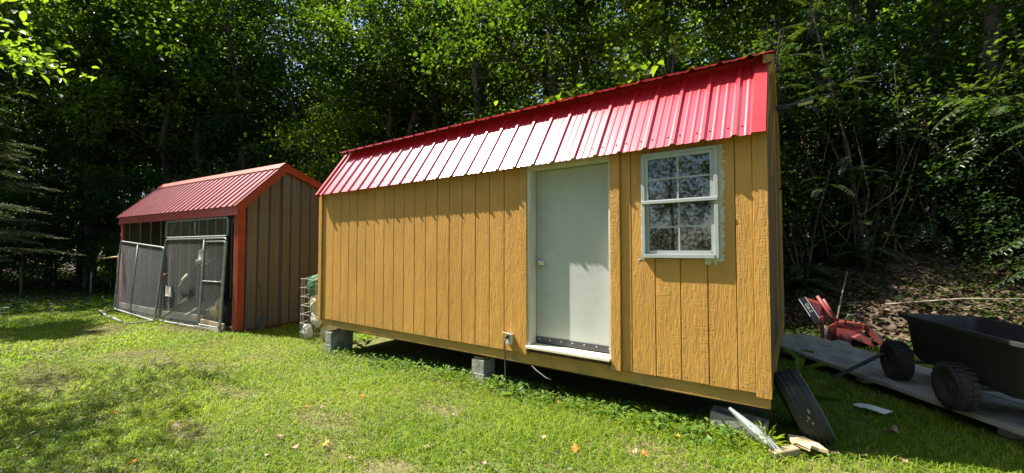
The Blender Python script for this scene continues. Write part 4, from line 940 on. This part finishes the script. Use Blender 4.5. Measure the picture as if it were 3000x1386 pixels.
bpy.context.view_layer.update()
for i_, (px, py) in enumerate(((1690, 1328), (2170, 1294), (2255, 1306), (1885, 1340), (1062, 1168), (894, 1200), (335, 1238 - 20), (392, 1361), (1640, 1188))):
    x, y = gp_(px, py); fallen(x, y, .05 if i_ < 3 else .036, 'leaf_or', 'orange fallen leaf lying in the sunlit lawn', 'orange fallen leaves', 40 + i_, i_ != 1)
for i_, (px, py) in enumerate(((1982, 1288), (955, 1312))):
    x, y = gp_(px, py); fallen(x, y, .048, 'leaf_ye', 'yellow fallen leaf lying in the lawn', 'yellow fallen leaves', 60 + i_)
for i_, (px, py) in enumerate(((518, 1258), (820, 1290), (858, 1322), (785, 1345), (1250, 1318), (940, 1200), (1860, 1330), (2380, 1330), (2652, 1362), (1415, 1366), (1170, 1230), (640, 1330), (1020, 1352), (1590, 1290), (752, 1272), (1330, 1225))):
    x, y = gp_(px, py); fallen(x, y, .05 if i_ in (0, 1, 2) else .036, 'leaf_br', 'curled brown dead leaf lying in the lawn', 'brown dead leaves', 80 + i_)
x, y = gp_(2615, 1272); fallen(x, y, .085, 'leaf_br', 'large tan dead leaf in the shaded grass before the ramp', None, 99)

# ------------------------------------------------------------------ woody plants
def branchy(seed, H, base, Rc, nlimb, ncl, nleaf, L, W_, r0, fork=False, six=False, top=1.0, spread=.42, lean=.0, shape='oval', limbs=True):
    """a tapered trunk with limbs, and a crown of leaf clumps round the limb ends"""
    r = np.random.default_rng(seed); tr = MB(); n = 9
    wob = [np.array([r.normal(0, .02) * H * (k / n), r.normal(0, .02) * H * (k / n), H * k / n * .92]) + np.array([lean * H * (k / n) ** 1.5, 0, 0]) for k in range(n + 1)]
    rad = [r0 * (1 - .88 * k / n) + (r0 * .35 if k == 0 else 0) for k in range(n + 1)]
    tr.tube([Vector(p) for p in wob], rad, 8, False); ends = []
    def along(t): k = min(int(t * n), n - 1); q = t * n - k; return wob[k] * (1 - q) + wob[k + 1] * q
    if fork:
        s_ = along(.22); d2 = np.array([.16 * H, .05 * H, .70 * H]); pts = [s_ + d2 * q + np.array([0, 0, .0]) for q in (0, .12, .35, .7, 1)]
        tr.tube([Vector(p) for p in pts], [r0 * .8, r0 * .7, r0 * .55, r0 * .35, r0 * .1], 8, False)
    b0 = base / (H * .92)
    for k in range(nlimb):
        t = b0 + (1 - b0) * (k + r.uniform(0, .8)) / nlimb * .97; s_ = along(min(t, .97)); az = k * 2.4 + r.uniform(-.5, .5)
        q = (t - b0) / (1 - b0); env = {'oval': math.sqrt(max(.05, 1 - (2 * q - .85) ** 2 * .8)), 'cone': 1.05 - .85 * q, 'vase': .5 + .6 * q}[shape]
        ln = Rc * env * r.uniform(.7, 1.1); up = r.uniform(.15, .7) * (1 - .3 * q)
        d = np.array([math.cos(az), math.sin(az), up]); e = s_ + d * ln
        m1 = s_ + d * ln * .5 + np.array([0, 0, -.06 * ln])
        tr.tube([Vector(s_), Vector(m1), Vector(e)], [r0 * .32 * (1 - .6 * t), r0 * .2 * (1 - .6 * t), r0 * .04], 5, False)
        ends += [e, m1 * .4 + e * .6, m1]
        for _ in range(2):
            e2 = m1 + (rdir(1, r)[0] * np.array([1, 1, .5])) * ln * .5; tr.tube([Vector(m1), Vector(e2)], [r0 * .1, r0 * .02], 4, False); ends.append(e2)
    ends = np.array(ends); cc = ends[r.integers(0, len(ends), ncl)] + r.normal(size=(ncl, 3)) * Rc * .14
    per = max(1, nleaf // ncl); sz = r.uniform(.5, 1.3, ncl) * spread
    c = np.repeat(cc, per, 0) + r.normal(size=(ncl * per, 3)) * np.repeat(sz, per)[:, None] * np.array([1, 1, .62]); m = len(c)
    az = r.uniform(0, 6.28, m); el = r.uniform(-.9, .35, m); d = np.stack([np.cos(az) * np.cos(el), np.sin(az) * np.cos(el), np.sin(el)], 1)
    nr = unit(np.stack([r.normal(0, .6, m), r.normal(0, .6, m), np.ones(m)], 1))
    ll = r.uniform(.65, 1.25, m) * L
    V_, F_, k_ = leafV(c, d, nr, ll, ll * W_ * r.uniform(.8, 1.2, m), .15, six)
    v = np.clip(np.repeat(r.uniform(.15, .85, ncl), per) + r.normal(0, .15, m), 0, 1)
    return tr.mesh('trunk', True), npmesh('crown', V_, F_, np.repeat(v, k_))
def plant(name, meshes, loc, rz, sc_, label, cat, group, leaf, bark='bark', names=('trunk', 'crown')):
    t = thing(name, label, cat, loc, rz, group); t.scale = (sc_,) * 3
    obj(names[0], meshes[0], M[bark], t); obj(names[1], meshes[1], None, t); 
    if len(meshes[1].materials) == 0: meshes[1].materials.append(M[leaf])
    return t
def setm(ms, leaf, bark):
    ms[0].materials.append(M[bark]); ms[1].materials.append(M[leaf]); return ms
TALL = [setm(branchy(101, 19, 6.5, 4.2, 16, 150, 11000, .19, .62, .24), 'wood_lf', 'bark'),
        setm(branchy(102, 17, 5.0, 3.8, 16, 150, 11000, .18, .6, .20, fork=True), 'wood_lf', 'greybark'),
        setm(branchy(103, 16, 3.6, 3.6, 18, 170, 12000, .17, .6, .19), 'bright_lf', 'bark')]
MIDT = [setm(branchy(111, 9, 1.3, 2.7, 16, 150, 9500, .15, .6, .10), 'dark_lf', 'bark'),
        setm(branchy(112, 8, 1.0, 2.9, 16, 150, 9500, .14, .62, .09), 'wood_lf', 'bark'),
        setm(branchy(113, 10, 1.8, 2.5, 16, 150, 9500, .15, .6, .10), 'bright_lf', 'greybark')]
SHR = [setm(branchy(121, 3.4, .25, 1.5, 14, 110, 6500, .085, .6, .03, spread=.30, shape='vase'), 'shrub_lf', 'bark'),
       setm(branchy(122, 2.8, .2, 1.6, 14, 110, 6500, .075, .65, .03, spread=.28, shape='oval'), 'dark_lf', 'bark'),
       setm(branchy(123, 4.2, .4, 1.6, 14, 120, 6500, .095, .6, .035, spread=.32, shape='oval'), 'shrub_lf', 'twig')]
def shades_lawn(x, y, zs):
    for z in zs:
        k = z / -SUN.z; gx, gy = x + SUN.x * k, y + SUN.y * k
        if -17.5 < gx < 1.0 and -6.5 < gy < .6: return True
    return False
def zone(x, y):
    if y < -8: return 'across the yard facing the shed door'
    if x < -24: return 'deep in the woods beyond the coop'
    if x < -17.2: return 'at the edge of the woods beyond the coop'
    if x < -7.5: return 'behind the coop' if y < 10.5 else 'up the hill behind the coop'
    if x < -.8: return 'behind the shed' if y < 9 else 'up the hill behind the shed'
    return 'on the bank beyond the cart' if y < 9 else 'up the hill beyond the cart'
tl = ['tall straight-trunked tree', 'tall fork-trunked grey tree', 'tall bright-leaved tree', 'tall tree with a high spreading crown']; ml = ['dark bushy young tree', 'leafy green young tree', 'pale bright young tree']
def zl(kind, x, y): return kind + ' ' + zone(x, y), 'several alike ' + zone(x, y) + ': ' + kind
HIGH = setm(branchy(104, 17, 7.5, 4.6, 18, 190, 15000, .20, .62, .2), 'wood_lf', 'bark')
tall = [(1, -14.2, 7.6, .3, 1.0), (0, -13.6, 9.8, 1, .95), (0, -12.2, 8.4, 2, .9), (2, -11.0, 9.6, 3, .95), (1, -9.6, 8.2, 2.2, .95), (0, -8.2, 10.2, .5, .9), (0, -5.6, 6.6, 1.9, .75), (2, -3.2, 9.0, 4, .8),
        (1, 1.6, 9.6, 1, .8), (2, 4.6, 8.8, 2, .8), (0, 7.6, 10.5, 3, .9), (0, -20.5, 4.2, 1, 1.0), (1, -19.4, 7.4, 4.2, 1.0), (2, -23, 2.5, 2, 1.0), (0, -24.5, 6.2, 5, 1.05), (0, -22.0, 9.8, 3, 1.0),
        (1, -27.5, 3.2, 1, 1.1), (2, -17.6, 11.5, .2, .95), (0, -29.5, 9.0, 2.7, 1.1), (2, -26.2, 13, 1.2, 1.0), (0, -16.4, 8.0, 3.3, .9), (0, -31.5, 1.2, .6, 1.05), (1, -33, 6, 1.5, 1.1), (0, -19.0, 15, 2, 1), (2, -13.5, 14.5, 5, 1), (0, -9.0, 15.0, 4, 1), (2, -5, 14.5, 1, 1), (1, 0, 15, 2, 1), (0, 5, 15.5, 3, 1), (0, 10.5, 9, 3.8, 1)]
TALL.append(HIGH)
tall += [(3, .6, 7.8, 3, .95), (3, 2.9, 7.2, 5, .8), (3, 5.9, 10, 2, 1.0), (3, -22, 3.2, 1, .95), (3, -24.8, .4, 2, .95), (3, -5.6, 8.6, 0, .9), (3, -.2, 8.6, 2, .95), (3, 5.4, 7.6, 4, .9), (3, 2.6, 9.2, 1, .95)]
tall += [(0, -28.5, -3.4, 1, 1.0), (1, -31, -5.2, 2, 1.0), (0, -30, -8, 3, 1.0), (2, -34, -3.6, 4, 1.1), (0, -34.5, -8.4, 5, 1.1), (0, -38, -1.5, 0, 1.1), (1, -39, -6, 1, 1.1), (0, -37.5, -11, 2, 1.1), (0, -42, -3, 3, 1.1), (0, -43, -9, 4, 1.1), (0, -38, 3.5, 2, 1.1), (3, -27.8, .6, 1, 1)]
tall += [(k % 3, x, y, k, 1.0) for k, (x, y) in enumerate(((-20, -17), (-14.5, -15), (-10, -18), (-6, -15.5), (-2, -18), (2.5, -15.5), (7, -17), (11, -14), (14.5, -10), (-25, -14)))]
for k, x, y, rz, s_ in tall:
    lb, gp2 = zl(tl[k], x, y); plant('forest_tree', TALL[k], (x, y, gz(x, y) - .15), rz, s_, lb, 'tree', gp2, None)
mid = [(0, -18.6, 3.8, 1, .9), (1, -16.8, 5.6, 2, .95), (2, -15.0, 5.4, 3, .8), (2, -20.8, 6.8, 4, 1), (0, -22.8, 4.4, 5, 1), (0, -25.8, 1.6, .5, 1.0), (1, -24.2, 8.6, 1.5, 1), (0, -28.6, 5.6, 2.5, 1.1), (0, -9.6, 6.4, .9, .5),
       (1, -7.4, 7.2, 1.9, .7), (2, -6.4, 9.2, 2.9, .8), (0, -4.2, 7.4, 3.9, .62), (1, -1.8, 8.6, 4.9, .65), (0, .8, 7.4, 5.7, .6), (1, 3.2, 7.0, .4, .65), (0, 5.8, 6.9, 1.1, .7), (2, 3.8, 10.2, 2.2, .8), (1, 7.9, 7.6, 3.1, .8), (2, -15.6, 11.0, .8, 1), (2, -12.0, 12.2, 1.8, 1), (1, -18.4, 9.6, 2.8, 1), (2, -21.4, 12.2, 3.8, 1), (1, -29.8, 11.6, 4.8, 1.1), (0, -32.5, 3.4, 5.8, 1.1), (0, -27.2, 8.2, 0.2, 1.05), (1, -8.6, 12.6, 1.2, .9), (2, -1, 12, 2.2, .9), (1, 6, 12.4, 3.2, .9), (2, -17.2, 13.5, 5.2, 1.0), (0, -35, 9, 3, 1.2), (0, -24, 16, 1, 1.2), (0, -33, -2.5, 1, 1.1), (1, -35.5, -5, 2, 1.1), (0, -36.5, .5, 4, 1.2), (0, -29.5, -.2, 5, .9), (1, -38, -8, 5, 1.2), (0, -33.5, -9, 3, 1.0), (0, -24.5, .2, 2, .8), (1, -27.5, -1.2, 3, .7)]
mid += [(0, x, y, x, s_) for x, y, s_ in ((-23.5, -1.6, .5), (-25.5, -3.4, .55), (-28, -2.2, .6), (-22.2, .9, .6), (-29.5, -5, .6), (-31.5, -1.6, .7), (-26.6, -.4, .65), (-24, -4.6, .4), (-19.4, 1.6, .55))]
mid += [(k % 2, x, y, k, .95) for k, (x, y) in enumerate(((-17, -13), (-12, -13), (-8, -13.5), (-4, -13), (0, -13.5), (4.5, -13), (9, -12.5), (12, -8)))]
for k, x, y, rz, s_ in mid:
    lb, gp2 = zl(ml[k], x, y); plant('young_tree', MIDT[k], (x, y, gz(x, y) - .1), rz, s_, lb, 'tree', gp2, None)
shr = []
r_ = random.Random(5)
for x in np.arange(-17.5, 8.6, 1.15):
    for row in range(3):
        xx = x + r_.uniform(-.5, .5); left = min(1, max(0, (-xx - 9) / 11)); y = (5.3 if xx < 0 else 5.4 - .22 * xx) + row * 1.35 + r_.uniform(-.35, .35) + (1.0 * left)
        if xx > -.6: y += (1.7, 1.0, .6)[row]
        if xx > -.3 and r_.random() < .12: continue
        shr.append((r_.randrange(3), xx, y, r_.uniform(0, 6), r_.uniform(.7, 1.15) * (.8 if row == 0 else 1.05)))
for y in np.arange(.5, 6, 1.5): shr.append((r_.randrange(3), -19.2 - r_.uniform(0, 1.8), y, r_.uniform(0, 6), r_.uniform(.5, .8)))
sl_ = ['spreading leafy shrub', 'dense dark shrub', 'tall twiggy shrub']
for k, x, y, rz, s_ in shr:
    plant('shrub', SHR[k], (x, y, gz(x, y) - .05), rz, s_, zl(sl_[k], x, y)[0], 'shrub', zl(sl_[k], x, y)[1], None, names=('stems', 'foliage'))

# far woods, one mass
r = np.random.default_rng(9); n = 120000
th_ = r.uniform(R(15), R(205), n); rad = r.uniform(36, 58, n); x = rad * np.cos(th_); y = EYE.y + rad * np.sin(th_)
x = np.where(x > 0, x * .8, x); g0 = ground(x, y); hz = r.uniform(0, 1, n) ** .8 * (19 + 4 * np.sin(th_ * 23) + 3 * np.sin(th_ * 41 + 1)); c = np.stack([x, y, g0 + hz], 1)
k_ = np.sin(th_ * 60 + hz * .7) + np.sin(hz * 1.3 + th_ * 37) + r.normal(0, .5, n) > -.9; 
c = c[k_]; m = len(c)
V_, F_, q_ = leafV(c, rdir(m, r), rdir(m, r), r.uniform(.45, .85, m), r.uniform(.3, .55, m), .1)
setp(obj('distant_woods', npmesh('distant_woods', V_, F_, np.repeat(np.clip(r.normal(.5, .22, m), 0, 1), q_)), M['bright_lf']), 'far leafy woodland filling the gaps behind the nearer trees', 'woods', kind='stuff')  # bright leaf colour puts the sun on these far trees

# pinnate fronds
def fronds(seed, n, H, spread, L, pairs, lw, droop=.5, stems=5):
    r = np.random.default_rng(seed); st = MB(); C_ = []; D_ = []; N_ = []; LL = []; WW = []; vv = []
    tops = []
    for k in range(stems):
        az = r.uniform(0, 6.28); e = np.array([math.cos(az) * spread * r.uniform(.2, .7), math.sin(az) * spread * r.uniform(.2, .7), H * r.uniform(.6, 1)])
        pts = [np.zeros(3), e * .45 + np.array([0, 0, .1 * H]), e]; st.tube([Vector(p) for p in pts], [.022, .016, .008], 6, False); tops.append(pts)
    for k in range(n):
        p = tops[r.integers(0, stems)]; t = r.uniform(.12, 1); o = p[1] * (1 - t) + p[2] * t if t > .5 else p[0] * (1 - t) + p[1] * t
        az = r.uniform(0, 6.28); ln = L * r.uniform(.7, 1.2); up = r.uniform(.0, .6); d0 = np.array([math.cos(az), math.sin(az), up]); sag = droop * r.uniform(.6, 1.3)
        rach = [o + d0 * ln * q + np.array([0, 0, -sag * ln * q * q]) for q in np.linspace(0, 1, 6)]
        st.tube([Vector(q) for q in rach], [.004, .0035, .003, .003, .002, .0015], 4, False)
        tone = r.uniform(.1, .95)
        for q in np.linspace(.16, 1, pairs):
            c = o + d0 * ln * q + np.array([0, 0, -sag * ln * q * q]); tg = unit(d0 + np.array([0, 0, -2 * sag * q])); sd = unit(np.cross(tg, np.array([0, 0, 1.])))
            nrm_ = np.cross(sd, tg); f = math.sin(math.pi * (.12 + .82 * q)) ** .6
            for s_ in (-1, 1):
                C_.append(c); D_.append(unit(sd * s_ + tg * .45 + np.array([0, 0, -.25])) + r.normal(0, .06, 3)); N_.append(nrm_); LL.append(lw * f * r.uniform(.85, 1.1)); WW.append(lw * f * .33); vv.append(np.clip(tone + r.normal(0, .08), 0, 1))
    V_, F_, k_ = leafV(np.array(C_), np.array(D_), np.array(N_), np.array(LL), np.array(WW), .1)
    return setm((st.mesh('stems', True), npmesh('foliage', V_, F_, np.repeat(np.array(vv), k_))), 'frond_lf', 'bark')
FR = [fronds(201, 85, 2.6, 1.3, .55, 13, .10), fronds(202, 70, 3.0, 1.4, .75, 12, .15, .7), fronds(203, 70, 3.2, 1.5, .45, 20, .055, .4)]
fl = ['sumac with feathery paired leaves', 'tree-of-heaven sapling with long drooping fronds', 'mimosa with fine ferny leaves']
for k, x, y, rz, s_, lab in ((0, .95, 6.7, .4, 1.0, 'sunlit sumac bush arching beside the back corner of the shed'), (1, 3.3, 5.7, 1.2, 1.1, 'tree-of-heaven sapling with long drooping fronds beyond the cart'), (1, 2.1, 7.0, 2.6, 1.0, 'tree-of-heaven sapling growing up the bank above the tiller'),
                              (2, -.7, 6.3, 3, 1.9, 'feathery mimosa reaching over the shed roof by the gable'), (2, -2.7, 6.2, 1, 1.8, 'feathery mimosa rising behind the middle of the shed roof'), (0, 1.9, 7.4, 4, 1.2, 'sumac bush high on the bank above the bare twigs'), (2, 1.1, 6.6, 5, 1.7, 'feathery mimosa on the bank beside the bare twigs'), (1, 4.4, 5.6, 5, 1.2, 'tall tree-of-heaven at the foot of the bank far beyond the cart'), (0, -3.9, 5.8, 2, 1.2, 'sumac bush behind the shed roof next to the poplar'), (1, 3.7, 6.4, 3.3, 1.3, 'tall tree-of-heaven leaning over the bank behind the cart'), (0, 2.9, 6.9, 5.5, 1.2, 'sumac clump at the foot of the bank behind the cart'), (2, 4.9, 6.9, 1.6, 1.7, 'feathery mimosa high above the cart at the edge of the bank'), (0, .1, 6.2, 2.2, 1.2, 'sumac clump pressed against the back corner of the shed')):
    plant('frond_shrub', FR[k], (x, y, gz(x, y) - .05), rz, s_, lab, 'shrub', None, None, names=('stems', 'foliage'))
# big-leaved poplar saplings
PO = setm(branchy(301, 6.2, 2.2, 1.5, 12, 80, 620, .20, .95, .05, six=True, spread=.34), 'bright_lf', 'greybark')
for x, y, rz, s_, lab in ((-4.6, 4.9, 0, .95, 'poplar sapling with big pale leaves rising behind the shed roof'), (-2.9, 5.5, 2, 1.0, 'big-leaved poplar sapling behind the shed roof above the window'), (-5.9, 5.9, 4, .8, 'small poplar sapling behind the far end of the shed roof')):
    plant('poplar_sapling', PO, (x, y, gz(x, y) - .05), rz, s_, lab, 'sapling', None, None)
# bare dry stems
def dead(seed, n, H, Rr):
    r = np.random.default_rng(seed); b = MB()
    for k in range(n):
        o = np.array([r.uniform(-Rr, Rr), r.uniform(-Rr, Rr) * .5, 0]); d = np.array([r.normal(0, .35), r.normal(0, .2), 1]); h = H * r.uniform(.5, 1); e = o + d * h; m1 = o + d * h * .5 + r.normal(0, .06, 3) * H
        b.tube([Vector(o), Vector(m1), Vector(e)], [.012, .009, .004], 5, False)
        for _ in range(3): q = r.uniform(.3, .9); s_ = o + d * h * q; b.tube([Vector(s_), Vector(s_ + rdir(1, r)[0] * .35 * np.array([1, 1, .6]))], [.005, .002], 4, False)
    return b.mesh('stems')
dm = dead(5, 26, 3.0, .9)
for x, y, rz, lab in ((.9, 7.0, 0, 'tangle of bare dry stems standing behind the shed gable'), (2.2, 7.8, 1.4, 'tangle of bare dry stems further up the bank')):
    o = obj('dead_brush', dm, M['twig']); o.location = (x, y, gz(x, y) - .05); o.rotation_euler = (0, 0, rz); setp(o, lab, 'dead brush')
for (x0, y0, z0), (x1, y1, z1), lab in (((1.2, 5.6, .3), (2.9, 5.2, .5), 'long fallen dry branch on the bank above the cart'), ((2.6, 5.0, .2), (4.4, 4.5, .35), 'thin fallen stick on the bank beyond the cart'), ((.5, 5.2, .05), (.75, 6.0, .9), 'dry branch propped on the bank behind the tiller')):
    p0 = Vector((x0, y0, gz(x0, y0) + z0 * .3)); p1 = Vector((x1, y1, gz(x1, y1) + z1 * .5)); setp(MB().tube([p0, p0.lerp(p1, .5) + Vector((0, 0, .05)), p1], [.016, .012, .006], 6).build('dry_branch', M['twig'], None, True), lab, 'branch')

# cherry overhanging from the left, and a hemlock
CH = setm(branchy(402, 6.6, 3.1, 2.5, 18, 130, 5200, .125, .52, .11, six=True, spread=.34), 'cherry_lf', 'bark')
plant('cherry_tree', CH, (-8.9, -5.0, gz(-8.9, -5.0) - .1), .6, 1.0, 'cherry tree with glossy sunlit leaves overhanging the lawn', 'tree', None, None)
def hemlock(seed, H, Rr):
    r = np.random.default_rng(seed); st = MB(); st.tube([Vector((0, 0, H * k / 8)) for k in range(9)], [.16 * (1 - .11 * k) for k in range(9)], 8, False)
    C_ = []; D_ = []; L_ = []
    for k in range(110):
        t = r.uniform(.22, .98); az = k * 2.4; ln = Rr * (1.05 - t) ** .75 * r.uniform(.75, 1.1); o = np.array([0, 0, t * H]); d = np.array([math.cos(az), math.sin(az), .08])
        br = lambda q: o + d * ln * q + np.array([0, 0, -.16 * ln * q * q])
        st.tube([Vector(br(q)) for q in (0, .5, 1)], [.022, .012, .003], 5, False)
        sd = np.array([-math.sin(az), math.cos(az), 0])
        for q in np.linspace(.18, 1, 26):
            c = br(q)
            for s_ in (-1, 1):
                tl_ = ln * .34 * (1.1 - q) + .08; dd_ = unit(sd * s_ + d * .8 + np.array([0, 0, -.25]) + r.normal(0, .12, 3))
                for w_ in np.linspace(.1, 1, 7):
                    p = c + dd_ * tl_ * w_
                    for s2 in (-1, 1): C_.append(p); D_.append(dd_ * .7 + s2 * np.cross(dd_, [0, 0, 1]) + r.normal(0, .15, 3)); L_.append(.055)
    C_ = np.array(C_); D_ = np.array(D_); m = len(C_); L_ = np.array(L_) * r.uniform(.7, 1.3, m)
    V_, F_, k_ = leafV(C_, D_, unit(np.stack([r.normal(0, .3, m), r.normal(0, .3, m), np.ones(m)], 1)), L_, L_ * .38, .05)
    return setm((st.mesh('trunk', True), npmesh('crown', V_, F_, np.repeat(np.clip(r.normal(.5, .2, m), 0, 1), k_))), 'hem_lf', 'bark')
HM = hemlock(7, 8.5, 3.0)
plant('hemlock', HM, (-15.6, -3.3, gz(-15.6, -3.3) - .1), 0, .78, 'hemlock with drooping grey-green boughs at the edge of the lawn', 'tree', None, None)

# weeds by the shed
def weed(seed, n, H, L, W_, upright=.9):
    r = np.random.default_rng(seed); st = MB(); C_ = []; D_ = []; N_ = []; LL = []
    for k in range(n):
        az = k * 2.4 + r.uniform(-.3, .3); t = (k + .6) / n; p = np.array([math.cos(az) * .02, math.sin(az) * .02, H * t]); C_.append(p); el = r.uniform(-.25, upright); D_.append([math.cos(az) * math.cos(el), math.sin(az) * math.cos(el), math.sin(el)]); N_.append([0, 0, 1.]); LL.append(L * (1.15 - .5 * t) * r.uniform(.8, 1.1))
    st.tube([Vector((0, 0, -.02)), Vector((.01, 0, H * .6)), Vector((0, .01, H))], [.006, .005, .002], 5, False)
    LL = np.array(LL); V_, F_, k_ = leafV(np.array(C_), np.array(D_), np.array(N_), LL, LL * W_, .12, True)
    return setm((st.mesh('stem', True), npmesh('leaves', V_, F_, np.repeat(r.uniform(.3, .9, len(LL)), k_))), 'clover', 'grass' if False else 'clover')
def grasstuft(seed, n, H):
    r = np.random.default_rng(seed); b = MB(); C_ = []; D_ = []; N_ = []; LL = []
    for k in range(n):
        az = r.uniform(0, 6.28); q = r.uniform(.15, 1); base = np.array([math.cos(az) * .05 * q, math.sin(az) * .05 * q, H * .55 * q * r.uniform(.3, 1)]); el = r.uniform(.1, 1.2)
        C_.append(base); D_.append([math.cos(az) * math.cos(el), math.sin(az) * math.cos(el), math.sin(el)]); N_.append([r.normal(0, .3), r.normal(0, .3), 1.]); LL.append(H * r.uniform(.16, .36))
        b.tube([Vector((base[0] * .3, base[1] * .3, -.01)), Vector(base)], [.0025, .0018], 4, False)
    LL = np.array(LL); V_, F_, k_ = leafV(np.array(C_), np.array(D_), np.array(N_), LL, LL * .085, .1, True)
    return setm((b.mesh('stems', True), npmesh('blades', V_, F_, np.repeat(r.uniform(.4, .9, len(LL)), k_))), 'grass', 'clover')
W1 = weed(501, 11, .16, .09, .6); W2 = weed(502, 9, .42, .26, .36, .6); W3 = weed(503, 7, .12, .12, .5); GT = grasstuft(504, 80, .34); GT2 = grasstuft(505, 26, .22)
for ms, x, y, s_, lab in ((W1, -2.72, -.02, 1, 'leafy weed in front of the middle pier'), (W3, -2.42, -.10, 1.1, 'upright weed beside the hanging power cord'), (W1, -2.05, -.05, .8, 'low weed below the door sill'), (W3, -1.35, -.10, 1.1, 'broad-leaved weed below the door trim'), (W1, -1.0, -.12, 1, 'low weed in the lawn below the window'), (W1, -5.55, .32, 1.5, 'pale-leaved weed in the dark under the shed'), (W3, -.72, -.14, 1, 'low weed beside the tilted concrete block')):
    plant('weed', ms, (x, y, gz(x, y)), x * 3, s_, lab, 'weed', None, None, names=('stem', 'leaves'))
plant('weed', W2, (.02, 1.35, gz(.02, 1.35)), .5, 1.15, 'tall broad-leaved weed between the tyre and the ramp', 'weed', None, None, names=('stem', 'leaves'))
for ms, x, y, s_, lab in ((GT, -.20, -.06, 1.0, 'tall grass tuft between the gutter strip and the tyre'), (GT2, -1.62, -.06, 1.0, 'pale grass tuft in front of the door trim'), (GT2, -.62, -.05, 1.1, 'grass tuft beside the tilted concrete block'), (GT2, -.42, -.20, .9, 'grass tuft in front of the tilted concrete block'), (GT2, .42, -.55, .9, 'grass tuft at the edge of the shed shadow')):
    plant('grass_tuft', ms, (x, y, gz(x, y)), x * 5, s_, lab, 'grass tuft', None, None, names=('stems', 'blades'))
